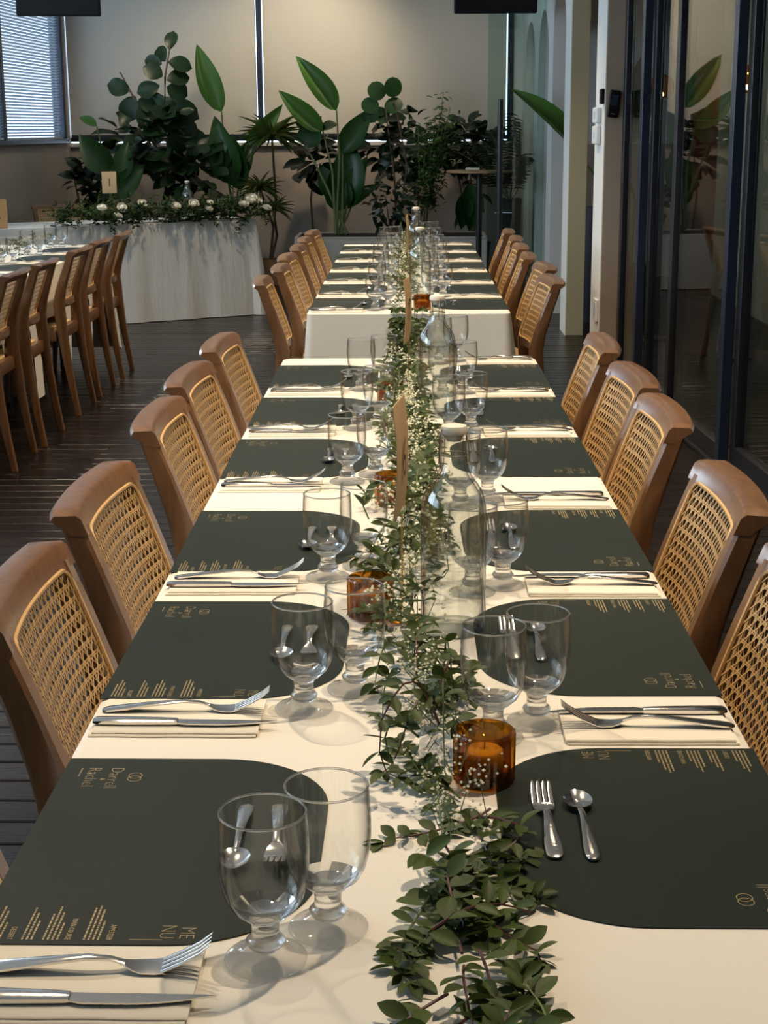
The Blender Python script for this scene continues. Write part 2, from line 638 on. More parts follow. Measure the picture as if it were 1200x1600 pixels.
o = arcade().build('wall_right', 'wall_white', None, True, 30)
struct(o, 'white arcade wall with arched openings beside the glass doors', 'wall')
for ys, mm in ((9.06, 'reveal_beige'), (11.00, 'wall_olive')):  # thin added panels give these two pier faces their beige and olive tone
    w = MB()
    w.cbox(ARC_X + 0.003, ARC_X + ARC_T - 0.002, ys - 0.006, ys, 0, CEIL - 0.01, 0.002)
    w.build('reveal_tint_panel', mm, o)
w = MB()
w.box(2.7, 2.82, 9.2, 15.5, 0, CEIL)
struct(w.build('wall_right_alcove', 'wall_olive', smooth=False), 'dim olive wall seen through the arches', 'wall')

# glass sliding doors
dr = empty('sliding_door', (0, 0, 0))
tag(dr, 'row of black-framed sliding glass doors along the right side', 'door')
dr['kind'] = 'structure'
dr.name = 'door_1'


def oriented_box(name, m_, parent, s0, s1, t0, t1, z0, z1, ch=0.003):
    mb = MB()
    L_ = (s1 - s0) / math.cos(ang)
    mb.cbox(t0, t1, 0, L_, z0, z1, ch)
    ob = mb.build(name, m_, parent)
    ob.location = (PX(s0), s0, 0)
    ob.rotation_euler = (0, 0, ang)
    return ob


posts = [9.05, 8.50, 7.72, 6.60, 5.42, 4.2, 3.0, 1.8, 0.6]
for i in range(len(posts) - 1):
    s1, s0 = posts[i], posts[i + 1]
    off = 0.05 if i % 2 else 0.0
    leaf = empty('door_leaf', (0, 0, 0))
    leaf.parent = dr
    oriented_box('stile', 'black_metal', leaf, s1 - 0.065, s1, off, off + 0.045, 0.02, 2.92)
    oriented_box('stile', 'blue_frame', leaf, s0 + 0.002, s0 + 0.066, off, off + 0.045, 0.02, 2.92)  # bluish copy of the black stile: reflected daylight put into the colour
    oriented_box('bottom_rail', 'black_metal', leaf, s0 + 0.066, s1 - 0.065, off, off + 0.045, 0.02, 0.10)
    oriented_box('top_rail', 'black_metal', leaf, s0 + 0.066, s1 - 0.065, off, off + 0.045, 2.84, 2.92)
    oriented_box('pane', 'glass_pane', leaf, s0 + 0.06, s1 - 0.06, off + 0.018, off + 0.026, 0.09, 2.85, 0.001)
oriented_box('floor_track', 'black_metal', dr, 0.6, 9.05, -0.02, 0.13, 0.0, 0.02, 0.002)
oriented_box('head_track', 'black_metal', dr, 0.6, 9.05, -0.02, 0.13, 2.92, CEIL - 0.002, 0.002)

# ------------------------------------------------------------------ tables under cloths
T_Z = 0.75


def cloth_mesh(L_, W_, drop_fn, flare=0.02, fold=0.012, nf=9.0, rows=7, seed=0, corner=0.03):
    """closed cloth: flat top L_ (y) by W_ (x), sides hang down to drop_fn(side, coordinate)"""
    rnd = random.Random(seed)
    per = []
    hx, hy = W_ / 2, L_ / 2

    def side(ax0, ay0, ax1, ay1, nx, ny, sid):
        n = max(6, int(math.hypot(ax1 - ax0, ay1 - ay0) / 0.04))
        for i in range(n):
            t = i / n
            per.append((ax0 + (ax1 - ax0) * t, ay0 + (ay1 - ay0) * t, nx, ny, sid, t))

    def cornr(cx, cy, a0):
        for i in range(5):
            a = a0 + PI / 2 * i / 5
            per.append((cx + corner * math.cos(a), cy + corner * math.sin(a), math.cos(a), math.sin(a), 4, i / 5))
    c_ = corner
    cornr(hx - c_, -hy + c_, -PI / 2)
    side(hx, -hy + c_, hx, hy - c_, 1, 0, 0)
    cornr(hx - c_, hy - c_, 0)
    side(hx - c_, hy, -hx + c_, hy, 0, 1, 1)
    cornr(-hx + c_, hy - c_, PI / 2)
    side(-hx, hy - c_, -hx, -hy + c_, -1, 0, 2)
    cornr(-hx + c_, -hy + c_, PI)
    side(-hx + c_, -hy, hx - c_, -hy, 0, -1, 3)
    n = len(per)
    ph = [rnd.uniform(0, 6.28) for _ in range(3)]
    rings = []
    rings.append([(x - nx * 0.012, y - ny * 0.012, T_Z) for x, y, nx, ny, s, t in per])
    rings.append([(x - nx * 0.003, y - ny * 0.003, T_Z - 0.003) for x, y, nx, ny, s, t in per])
    arc = 0.0
    acc = []
    for i in range(n):
        acc.append(arc)
        x0, y0 = per[i][:2]
        x1, y1 = per[(i + 1) % n][:2]
        arc += math.hypot(x1 - x0, y1 - y0)
    for r in range(1, rows + 1):
        f = r / rows
        ring = []
        for i, (x, y, nx, ny, s, t) in enumerate(per):
            hem = drop_fn(s, x, y)
            wv = math.sin(acc[i] * nf + ph[0]) + 0.6 * math.sin(acc[i] * nf * 1.73 + ph[1]) + 0.35 * math.sin(acc[i] * nf * 3.1 + ph[2])
            cf = 2.2 if s == 4 else 1.0
            off = f * (flare * cf + fold * wv)
            z = T_Z - 0.003 - (T_Z - 0.003 - hem) * f
            ring.append((x + nx * off, y + ny * off, z))
        rings.append(ring)
    mb = MB()
    mb.loft(rings, False)
    mb.add(rings[0], [tuple(range(n))])
    return mb.mesh('tablecloth', 'cloth', True, 50)


def long_table(name_lbl, cx, y0, y1, W_, hem, seed, cl_label, mat_name='cloth'):
    t = empty('banquet_table', (cx, (y0 + y1) / 2, 0))
    tag(t, name_lbl, 'table', 'long banquet tables')
    L_ = y1 - y0
    b = MB()
    b.cbox(-W_ / 2 + 0.02, W_ / 2 - 0.02, -L_ / 2 + 0.02, L_ / 2 - 0.02, T_Z - 0.035, T_Z - 0.006, 0.004)
    b.build('tabletop', 'table_wood', t)
    for sx in (-1, 1):
        for sy in (-1, 1):
            b = MB()
            b.cbox(sx * 0.16 - 0.02, sx * 0.16 + 0.02, sy * (L_ / 2 - 0.3) - 0.02, sy * (L_ / 2 - 0.3) + 0.02, 0, T_Z - 0.035, 0.004)
            b.build('leg', 'black_metal', t)
    me = cloth_mesh(L_, W_, hem, seed=seed)
    cl = put('tablecloth', me, None, t.location)
    tag(cl, cl_label, 'tablecloth', 'cream cloths over the long tables')
    return t


# setting centres along each side
T1L = [1.428, 2.03, 2.60, 3.29, 3.855, 4.43]
T1R = [1.457, 2.04, 2.605, 3.30, 3.85, 4.435]
T2L = [6.335 + 0.595 * i for i in range(6)]
T2R = [6.30 + 0.605 * i for i in range(6)]
T3R = [6.75, 7.29, 8.10, 8.70, 9.30]
EL, ER = -0.392, 0.400
T3E = -1.885


def hem_fn(cx, cy, left, right, low, end):
    def fn(s, x, y):
        Y = y + cy
        if s in (1, 3, 4):
            return end
        h = low
        for c_ in (right if s == 0 else left):
            d = abs(Y - c_)
            if d < 0.30:
                h = max(h, 0.50 if d < 0.25 else low + (0.50 - low) * (0.30 - d) / 0.05)
        return h
    return fn


long_table('nearest long banquet table under a cream cloth, set for guests', 0.004, 0.45, 4.80, 0.792, hem_fn(0, 2.625, T1L, T1R, 0.46, 0.42), 1,
           'cream cotton cloth on the nearest long table')
long_table('second long banquet table under a cream cloth, beyond the nearest', 0.004, 5.98, 9.66, 0.80, hem_fn(0, 7.82, T2L, T2R, 0.46, 0.06), 2,
           'cream cotton cloth with hanging front on the second long table')
long_table('long banquet table at the left edge, beside the wooden chairs', T3E - 0.41, 6.2, 9.75, 0.82, hem_fn(0, 7.975, T3R, T3R, 0.14, 0.10), 3,
           'cream cloth hanging low on the table at left edge')

# head table, turned towards the room
HA = math.radians(30.5)
HC = Vector((-1.19, 12.40))
hd = Vector((-math.cos(HA), -math.sin(HA)))
hn = Vector((-math.sin(HA), math.cos(HA)))
HL, HW = 2.15, 0.72
hc = HC + hd * HL / 2 + hn * HW / 2
ht = empty('head_table', (hc.x, hc.y, 0), HA - PI / 2)
tag(ht, 'angled head table under a floor-length crinkled linen cloth', 'table')
b = MB()
b.cbox(-HW / 2 + 0.02, HW / 2 - 0.02, -HL / 2 + 0.02, HL / 2 - 0.02, T_Z - 0.035, T_Z - 0.006, 0.004)
b.build('tabletop', 'table_wood', ht)
for sx in (-1, 1):
    for sy in (-1, 1):
        b = MB()
        b.cbox(sx * 0.22 - 0.02, sx * 0.22 + 0.02, sy * 0.85 - 0.02, sy * 0.85 + 0.02, 0, T_Z - 0.035, 0.004)
        b.build('leg', 'black_metal', ht)
me = cloth_mesh(HL, HW, lambda s, x, y: 0.004, flare=0.045, fold=0.010, nf=16, rows=12, seed=9)
me.materials[0] = MATS['linen']
cl = put('tablecloth', me, None, ht.location, ht.rotation_euler)
tag(cl, 'crinkled off-white linen cloth reaching the floor on the head table', 'tablecloth')


def head_pt(a, d, z=0.0):
    """a along the head table from its right end, d back from its front edge"""
    p = HC + hd * a + hn * d
    return Vector((p.x, p.y, z))


# ------------------------------------------------------------------ cane chairs
def build_chair():
    root = empty('dining_chair')
    HWD = 0.211                                     # half width to the outside of the posts

    def px_at(z):                                   # rear line: leans back above the knee, kicks back below it
        if z >= 0.60:
            t = (z - 0.60) / 0.25
            return -0.185 - 0.085 * t - 0.01 * t * t
        t = (0.60 - z) / 0.60
        return -0.185 - 0.012 * math.sin(t * 1.5) - 0.075 * t ** 1.6

    def front(u, z):                                # curved front face of the back
        k_ = min(1.0, max(0.0, (z - 0.56) / 0.29))
        return px_at(z) + 0.016 - (0.032 - 0.014 * k_) * (1 - (u / HWD) ** 2)

    for s in (-1, 1):
        b = MB()
        st = []
        for z, dx, dy in ((0, 0.014, 0.013), (0.15, 0.017, 0.015), (0.30, 0.021, 0.017), (0.44, 0.025, 0.018), (0.52, 0.027, 0.019), (0.58, 0.027, 0.0195), (0.65, 0.025, 0.0195), (0.74, 0.022, 0.0195), (0.826, 0.019, 0.0195)):
            xc = front(0.192, z) - dx if z > 0.5 else px_at(z) + 0.016 - 0.0055 - dx
            st.append(((xc, s * (HWD - dy), z), dx, dy))
        b.sweep(st, 'z', 0.28)
        b.build('rear_post', 'wood', root, True, 40)
        b = MB()
        b.sweep([((0.185 + 0.02, s * 0.20, 0), 0.013, 0.013), ((0.19, s * 0.198, 0.25), 0.018, 0.017), ((0.185, s * 0.195, 0.43), 0.022, 0.020)], 'z', 0.4)
        b.build('front_leg', 'wood', root, True, 40)
        b = MB()
        b.sweep([((px_at(0.42) + 0.02, s * 0.195, 0.415), 0.013, 0.026), ((0.0, s * 0.198, 0.415), 0.014, 0.028), ((0.18, s * 0.195, 0.415), 0.013, 0.026)], 'x', 0.3)
        b.build('side_rail', 'wood', root, True, 40)
    n = 16

    def rail(zb, zt, depth_b, depth_t, ext, rnd_=0.006):
        """curved rail whose front is flush with the posts"""
        rings = []
        for i in range(n + 1):
            yv = -ext + 2 * ext * i / n
            e = 0.0 if abs(yv) < ext - 1e-6 else 1.0
            zt_ = zt - 0.006 * e
            rings.append([(front(yv, zb), yv, zb), (front(yv, zt_ - rnd_), yv, zt_ - rnd_), (front(yv, zt_) - rnd_, yv, zt_),
                          (front(yv, zt_) - depth_t + rnd_, yv, zt_ - 0.002), (front(yv, zt_) - depth_t, yv, zt_ - 0.002 - rnd_ * 1.3),
                          (front(yv, zb) - depth_b * 0.96, yv, zb + 0.006), (front(yv, zb) - depth_b * 0.8, yv, zb)])
        mb = MB()
        mb.loft(rings, True)
        return mb
    rail(0.814, 0.854, 0.036, 0.048, HWD + 0.001).build('top_rail', 'wood', root, True, 40)
    rail(0.556, 0.596, 0.026, 0.026, HWD - 0.036, 0.004).build('lower_rail', 'wood', root, True, 40)
    b = MB()
    b.sweep([((px_at(0.42), yv, 0.425), 0.014, 0.030) for yv in (-0.185, 0, 0.185)], 'y', 0.3)
    b.build('rear_seat_rail', 'wood', root, True, 40)
    b = MB()
    b.sweep([((0.185, yv, 0.415), 0.014, 0.026) for yv in (-0.185, 0, 0.185)], 'y', 0.3)
    b.build('front_seat_rail', 'wood', root, True, 40)
    b = MB()
    prof = []
    for i in range(24):
        a = 2 * PI * i / 24
        cx_, cy_ = math.cos(a), math.sin(a)
        rr = 1 / (abs(cx_) ** 5 + abs(cy_) ** 5) ** 0.2
        prof.append((0.005 + 0.195 * rr * cx_, 0.205 * rr * cy_))
    b.prism(prof, 0.440, 0.462)
    b.build('seat', 'cane', root, True, 40)
    # woven cane back: frame strip and strands that follow the curved back
    u0, u1 = -0.1745, 0.1745
    v0, v1 = 0.594, 0.816

    def S(u, v, off=0.0):
        return Vector((front(u, v) - 0.004 + off, u, v))

    def inside(u, v):
        r = 0.022
        du = max(abs(u) - (u1 - r), 0)
        dv = max(abs(v - (v0 + v1) / 2) - ((v1 - v0) / 2 - r), 0)
        return du * du + dv * dv <= r * r
    mb = MB()

    def strand(pu, pv, w_, off):
        """flat strip along a polyline in (u,v), clipped to the rounded panel"""
        run = []
        out = []
        for q in zip(pu, pv):
            if inside(*q):
                run.append(q)
            else:
                if len(run) > 1:
                    out.append(run)
                run = []
        if len(run) > 1:
            out.append(run)
        for run in out:
            vs = []
            for i, (u, v) in enumerate(run):
                a = run[max(i - 1, 0)]
                c_ = run[min(i + 1, len(run) - 1)]
                tx, ty = c_[0] - a[0], c_[1] - a[1]
                l_ = math.hypot(tx, ty) or 1
                nx, ny = -ty / l_ * w_ / 2, tx / l_ * w_ / 2
                vs += [S(u + nx, v + ny, off), S(u - nx, v - ny, off)]
            fs = [(2 * i, 2 * i + 1, 2 * i + 3, 2 * i + 2) for i in range(len(run) - 1)]
            mb.add(vs, fs)
    P = 0.0208
    uu = u0 + P / 2
    NV, NU = 12, 18
    while uu < u1:
        for d in (-0.0017, 0.0017):
            strand([uu + d] * (NV + 1), [v0 + (v1 - v0) * i / NV for i in range(NV + 1)], 0.0024, 0.0008)
        uu += P
    vv = v0 + P / 2
    while vv < v1:
        for d in (-0.0017, 0.0017):
            strand([u0 + (u1 - u0) * i / NU for i in range(NU + 1)], [vv + d] * (NU + 1), 0.0024, -0.0008)
        vv += P
    for sg in (-1, 1):
        kk = -30
        while kk < 40:
            c_ = kk * P + P / 2
            pu = [u0 + (u1 - u0) * i / 60 for i in range(61)]
            pv = [v0 + (c_ + sg * (q - u0)) for q in pu]
            strand(pu, pv, 0.0026, 0.0020 * sg)
            kk += 1
    cane = mb.mesh('cane_weave', 'cane', False)
    co = put('cane_weave', cane, root)
    co['kind'] = 'stuff'
    mb = MB()
    loop = []
    r = 0.022
    for (cu, cv, a0) in ((u1 - r, v0 + r, -PI / 2), (u1 - r, v1 - r, 0), (u0 + r, v1 - r, PI / 2), (u0 + r, v0 + r, PI)):
        for i in range(6):
            a = a0 + PI / 2 * i / 5
            loop.append((cu + r * math.cos(a), cv + r * math.sin(a)))
    loop.append(loop[0])
    dense = []
    for i in range(len(loop) - 1):
        a, c_ = loop[i], loop[i + 1]
        q = max(1, int(math.hypot(c_[0] - a[0], c_[1] - a[1]) / 0.02))
        dense += [(a[0] + (c_[0] - a[0]) * t / q, a[1] + (c_[1] - a[1]) * t / q) for t in range(q)]
    dense.append(dense[0])
    for off in (0.004, -0.006):
        mb.tube([S(u, v, off) for u, v in dense], 0.0035, 5)
    mb.build('cane_border', 'cane', root)
    return root


chair_proto = build_chair()
_first = [True]


def place_chair(x, y, rz, label, group):
    if _first[0]:
        o = chair_proto
        _first[0] = False
    else:
        o = copy_tree(chair_proto)
    o.location = (x, y, 0)
    o.rotation_euler = (0, 0, rz)
    return tag(o, label, 'chair', group)


CH_L = -0.262
for i, yy in enumerate(T1L):
    place_chair(CH_L + random.uniform(-0.012, 0.012), yy + (-0.07, 0.0, -0.01, 0.02, 0.0, 0.02)[i], random.uniform(-0.04, 0.04),
                'cane-backed wooden chair, left side of nearest table, %s from the front' % ORD[i], 'chairs at the nearest table')
for i, yy in enumerate(T1R):
    place_chair(-CH_L + 0.008 + random.uniform(-0.012, 0.012), yy + (0.0, -0.02, -0.01, 0.03, -0.03, -0.01)[i], PI + random.uniform(-0.04, 0.04),
                'cane-backed wooden chair, right side of nearest table, %s from the front' % ORD[i], 'chairs at the nearest table')
for i, yy in enumerate(T2L):
    place_chair(CH_L - 0.03 + random.uniform(-0.02, 0.02), yy, random.uniform(-0.05, 0.05),
                'cane-backed wooden chair, left side of second table, %s from its front' % ORD[i], 'chairs at the second table')
for i, yy in enumerate(T2R):
    place_chair(-CH_L + 0.05 + random.uniform(-0.02, 0.02), yy + 0.02, PI + random.uniform(-0.05, 0.05),
                'cane-backed wooden chair, right side of second table, %s from its front' % ORD[i], 'chairs at the second table')
for i, yy in enumerate(T3R):
    place_chair(T3E - 0.41 + 0.30 + random.uniform(-0.01, 0.01), yy, PI + random.uniform(-0.05, 0.05),
                'cane-backed wooden chair seen from behind at left-edge table, %s from front' % ORD[i], 'chairs at the left-edge table')
for a, lb in ((1.92, 'wooden chair behind head table, near its left end under the window'), (1.22, 'wooden chair behind head table, hidden by the flower garland')):
    p = head_pt(a, HW + 0.29)
    place_chair(p.x, p.y, HA - PI / 2, lb, 'chairs at the head table')

# ------------------------------------------------------------------ tableware prototypes (meshes shared by all copies)
GH = 0.140


def goblet_meshes():
    out = [(0.0135, 0.040), (0.020, 0.044), (0.0285, 0.052), (0.0345, 0.063), (0.0378, 0.077), (0.0392, 0.092), (0.0394, 0.108), (0.0386, 0.124), (0.0375, 0.1392)]
    inn = [(0.0363, 0.1392), (0.0373, 0.124), (0.0380, 0.108), (0.0377, 0.092), (0.0361, 0.077), (0.0325, 0.064), (0.0255, 0.055), (0.015, 0.0500), (0.0004, 0.0485)]
    b = MB()
    b.lathe(out + inn[:1], 32)
    b.lathe(inn, 32)
    b.mi = [1 if min(b.v[i][2] for i in f) < 0.050 else 0 for f in b.f]
    b.cur = 1
    rim = [(0.0369 * math.cos(2 * PI * k / 32), 0.0369 * math.sin(2 * PI * k / 32), 0.1395) for k in range(33)]
    b.tube(rim, 0.0011, 6, False)
    bowl = b
    s = MB()
    s.lathe([(0.0142, 0.0400), (0.0126, 0.0365), (0.0120, 0.031), (0.0124, 0.026), (0.0150, 0.0225), (0.0172, 0.0200), (0.0160, 0.0165), (0.0140, 0.0135)], 24, caps=True)
    f = MB()
    f.lathe([(0.0140, 0.0135), (0.0200, 0.0085), (0.0280, 0.0058), (0.0345, 0.0046), (0.0362, 0.0032), (0.0358, 0.0008), (0.0330, 0.0)], 32, caps=True)
    return bowl, s, f


gb, gs_, gf = goblet_meshes()
GOB = (gb.mesh('bowl', ['glass_bowl', 'glass_stem'], True, 60), gs_.mesh('stem', 'glass_stem', True, 60), gf.mesh('foot', 'glass_foot', True, 60))
one = MB()
one.v, one.f, one.mi = list(gb.v), list(gb.f), list(gb.mi)
for q in (gs_, gf):
    one.cur = 1 if q is gs_ else 2
    one.add(q.v, q.f)
GOB_ONE = one.mesh('water_glass', ['glass_bowl', 'glass_stem', 'glass_foot'], True, 60)


def goblet(x, y, label, group, parts=True):
    OBST.append((x, y, 0.040, T_Z + 0.142))
    if parts:
        o = empty('water_glass', (x, y, T_Z + 0.0002), random.uniform(0, 6))
        for nm, me in zip(('bowl', 'stem', 'foot'), GOB):
            put(nm, me, o)
    else:
        o = put('water_glass', GOB_ONE, None, (x, y, T_Z + 0.0002))
    return tag(o, label, 'glass', group)


def handle_sweep(mb, pts):
    """pts: (x, z, half_width, half_thickness) along local x"""
    mb.sweep([((x, 0, z), w_, t_) for x, z, w_, t_ in pts], 'x', 0.45)


def fork_mb(L_, tine_n=4, w_=0.0125, lift=0.018):
    h = MB()
    s = L_ / 0.205
    handle_sweep(h, [(-0.0, 0.0030, 0.0030, 0.0010), (0.002 * s, 0.0032, 0.0058, 0.0014), (0.007 * s, 0.0036, 0.0082, 0.0018), (0.03 * s, 0.006, 0.0088, 0.0019), (0.07 * s, 0.0105, 0.0062, 0.0019), (0.10 * s, 0.0130, 0.0042, 0.0019), (0.120 * s, 0.0115, 0.0034, 0.0018), (0.132 * s, 0.0075, 0.0038, 0.0016)])
    hd_ = MB()
    handle_sweep(hd_, [(0.130 * s, 0.0080, 0.0036, 0.0015), (0.138 * s, 0.0050, 0.0085, 0.0011), (0.146 * s, 0.0034, w_ * 0.92, 0.0010), (0.158 * s, 0.0032, w_, 0.0010), (0.164 * s, 0.0040, w_, 0.0010)])
    for i in range(tine_n):
        yy_ = -w_ + w_ * 0.22 + (2 * w_ - w_ * 0.44) * i / (tine_n - 1)
        tw = w_ * 0.20
        hd_.sweep([((0.163 * s, yy_, 0.0039), tw, 0.0009), ((0.180 * s, yy_, 0.0070 + lift * 0.25), tw, 0.0009), ((0.196 * s, yy_, 0.0095 + lift * 0.62), tw * 0.85, 0.0008), ((0.206 * s, yy_, 0.011 + lift), tw * 0.4, 0.0005)], 'x', 0.3)
    return h, hd_


fh, fhd = fork_mb(0.205)
FORK = (fh.mesh('handle', 'steel', True, 50), fhd.mesh('head', 'steel', True, 50))
kh = MB()
handle_sweep(kh, [(0, 0.0035, 0.0055, 0.0022), (0.004, 0.0042, 0.0085, 0.0034), (0.04, 0.0042, 0.0092, 0.0036), (0.08, 0.0042, 0.0078, 0.0033), (0.098, 0.0040, 0.0068, 0.0032), (0.102, 0.0040, 0.0062, 0.0028)])
kb = MB()
# blade outline in local x (length), y (width): straight back, serrated edge curving to the point
edge = [(0.101, -0.0058)]
for i in range(26):
    t = i / 25
    x_ = 0.112 + 0.108 * t
    yv = -0.0090 + 0.0130 * max(0, (t - 0.35) / 0.65) ** 1.7
    edge.append((x_, yv - (0.0006 if i % 2 else 0.0)))
edge += [(0.222, 0.0046), (0.200, 0.0052), (0.150, 0.0056), (0.101, 0.0058)]
kb.prism(edge, 0.0030, 0.0046)
KNIFE = (kh.mesh('handle', 'steel', True, 50), kb.mesh('blade', 'steel', False))

dfh, dfhd = fork_mb(0.155, 4, 0.0115, 0.004)
df = MB()
df.add(dfh.v, dfh.f)
df.add(dfhd.v, dfhd.f)
DFORK = df.mesh('dessert_fork', 'steel', True, 50)
sp = MB()
handle_sweep(sp, [(0.0, 0.0030, 0.0026, 0.0010), (0.002, 0.0032, 0.0050, 0.0014), (0.007, 0.0036, 0.0071, 0.0017), (0.022, 0.0050, 0.0076, 0.0018), (0.055, 0.0085, 0.0052, 0.0018), (0.085, 0.0095, 0.0034, 0.0017), (0.106, 0.0070, 0.0030, 0.0015), (0.114, 0.0050, 0.0036, 0.0012)])
# bowl: shallow oval dish with thickness
NR, NS = 5, 18
ringsT, ringsB = [], []
for j in range(NR + 1):
    f_ = j / NR
    rowT, rowB = [], []
    for i in range(NS):
        a = 2 * PI * i / NS
        px_ = 0.132 + f_ * 0.0225 * math.cos(a)
        py_ = f_ * 0.0155 * math.sin(a) * (1 - 0.12 * math.cos(a))
        z_ = 0.0012 + 0.0062 * f_ ** 2.2
        rowT.append((px_, py_, z_ + 0.0006))
        rowB.append((px_, py_, z_ - 0.0006))
    ringsT.append(rowT)
    ringsB.append(rowB)
sp.loft(ringsB[::-1][:-1] + [[(0.132, 0, 0.0008)] * NS], False)
sp.loft([[(0.132, 0, 0.0016)] * NS] + ringsT[1:], False)
sp.loft([ringsT[-1], ringsB[-1]], False)
DSPOON = sp.mesh('dessert_spoon', 'steel', True, 60)

# placemat: arch-ended sheet
MW, ML, MR = 0.206, 0.303, 0.128
outl = [(0.0, -MW), (ML - MR, -MW)]
for i in range(1, 13):
    a = -PI / 2 + PI / 2 * i / 12
    outl.append((ML - MR + MR * math.cos(a), -MW + MR + MR * math.sin(a)))
for i in range(0, 12):
    a = PI / 2 * i / 12
    outl.append((ML - MR + MR * math.cos(a), MW - MR + MR * math.sin(a)))
outl += [(ML - MR, MW), (0.0, MW)]
pm = MB()
pm.prism(outl, 0.0006, 0.0014)
PLACEMAT = pm.mesh('placemat', 'placemat', False)


def text_mesh(body, size, sx=1.0, align='LEFT', shear=0.0, thin=0.0):
    cu = bpy.data.curves.new('text', 'FONT')
    cu.body = body
    cu.size = size
    cu.align_x = align
    cu.shear = shear
    cu.resolution_u = 2
    cu.offset = thin
    ob = bpy.data.objects.new('text', cu)
    COL.objects.link(ob)
    bpy.context.view_layer.update()
    dg = bpy.context.evaluated_depsgraph_get()
    me = bpy.data.meshes.new_from_object(ob.evaluated_get(dg))
    vs = [(v.co.x * sx, v.co.y) for v in me.vertices]
    fs = [tuple(p.vertices) for p in me.polygons]
    bpy.data.objects.remove(ob)
    bpy.data.curves.remove(cu)
    bpy.data.meshes.remove(me)
    return vs, fs


def lettering():
    mb = MB()
    Z = 0.00155

    def put_text(body, size, px_, py_, sx=1.0, align='LEFT'):
        vs, fs = text_mesh(body, size, sx, align, thin=-size * 0.024 if size > 0.015 else 0.0)
        # reading direction is local -y, top of the letters is local +x
        mb.add([(px_ + v, py_ - u, Z) for u, v in vs], fs)

    def bar(px_, y0_, y1_, h_=0.0009):
        mb.add([(px_, y0_, Z), (px_ + h_, y0_, Z), (px_ + h_, y1_, Z), (px_, y1_, Z)], [(0, 1, 2, 3)])

    put_text('Darrell', 0.0215, 0.053, 0.180, 0.92)
    put_text('&', 0.008, 0.0455, 0.150, 1.0)
    put_text('Rachel', 0.0215, 0.0275, 0.180, 0.92)
    for i in range(6):
        bar(0.0190, 0.178 - i * 0.0040, 0.1755 - i * 0.0040, 0.0015)
    for (cx_, cy_) in ((0.083, 0.150), (0.083, 0.158)):
        vs, fs = [], []
        for i in range(28):
            a = 2 * PI * i / 28
            vs += [(cx_ + 0.0078 * math.cos(a), cy_ + 0.0078 * math.sin(a), Z), (cx_ + 0.0070 * math.cos(a), cy_ + 0.0070 * math.sin(a), Z)]
        for i in range(28):
            j = (i + 1) % 28
            fs.append((2 * i, 2 * j, 2 * j + 1, 2 * i + 1))
        mb.add(vs, fs)
    put_text('ME', 0.0205, 0.186, -0.196, 0.8, 'RIGHT')
    put_text('NU', 0.0205, 0.168, -0.196, 0.8, 'RIGHT')
    bar(0.142, -0.1975, -0.1985, 0.030)
    rnd = random.Random(4)

    def para(px_, lens):
        for k_, ln in enumerate(lens):
            yy_ = -0.199
            end = yy_ + ln
            while yy_ < end:
                wl = rnd.uniform(0.002, 0.0065)
                bar(px_ - k_ * 0.0042, min(yy_ + wl, end), yy_, 0.0017)
                yy_ += wl + 0.0012
    put_text('APPETIZER', 0.0072, 0.1215, -0.199, 0.8, 'RIGHT')
    para(0.1135, (0.034, 0.055, 0.062, 0.058))
    put_text('MAIN COURSE', 0.0072, 0.0845, -0.199, 0.8, 'RIGHT')
    para(0.0770, (0.030, 0.050, 0.060, 0.046))
    para(0.0540, (0.034, 0.048, 0.058))
    put_text('DESSERT', 0.0072, 0.0325, -0.199, 0.8, 'RIGHT')
    para(0.0250, (0.030, 0.052, 0.060, 0.044))
    return mb.mesh('printed_lettering', 'gold_print', False)


LETTER = lettering()
# folded napkin
nk = MB()
for (x0, x1, y0, y1, z0, z1, dx) in ((0.012, 0.212, -0.330, -0.217, 0.0003, 0.0032, 0), (0.016, 0.214, -0.327, -0.219, 0.0032, 0.0062, 0)):
    cols = 8
    rings = []
    for i in range(cols + 1):
        x = x0 + (x1 - x0) * i / cols
        e = 0.0006 * math.sin(i * 1.7)
        rings.append([(x, y0 + e, z0), (x, y0 - 0.0008 + e, (z0 + z1) / 2), (x, y0 + 0.0006 + e, z1), (x, (y0 + y1) / 2, z1 + 0.0005 * math.sin(i * 1.1)), (x, y1 - 0.0006 - e, z1), (x, y1 + 0.0005 - e, (z0 + z1) / 2), (x, y1 - e, z0)])
    nk.loft(rings, True)
NAPKIN = nk.mesh('napkin', 'napkin', True, 50)


def loc2w(ex, cy, rz, x, y):
    c_, s_ = math.cos(rz), math.sin(rz)
    return ex + c_ * x - s_ * y, cy + s_ * x + c_ * y


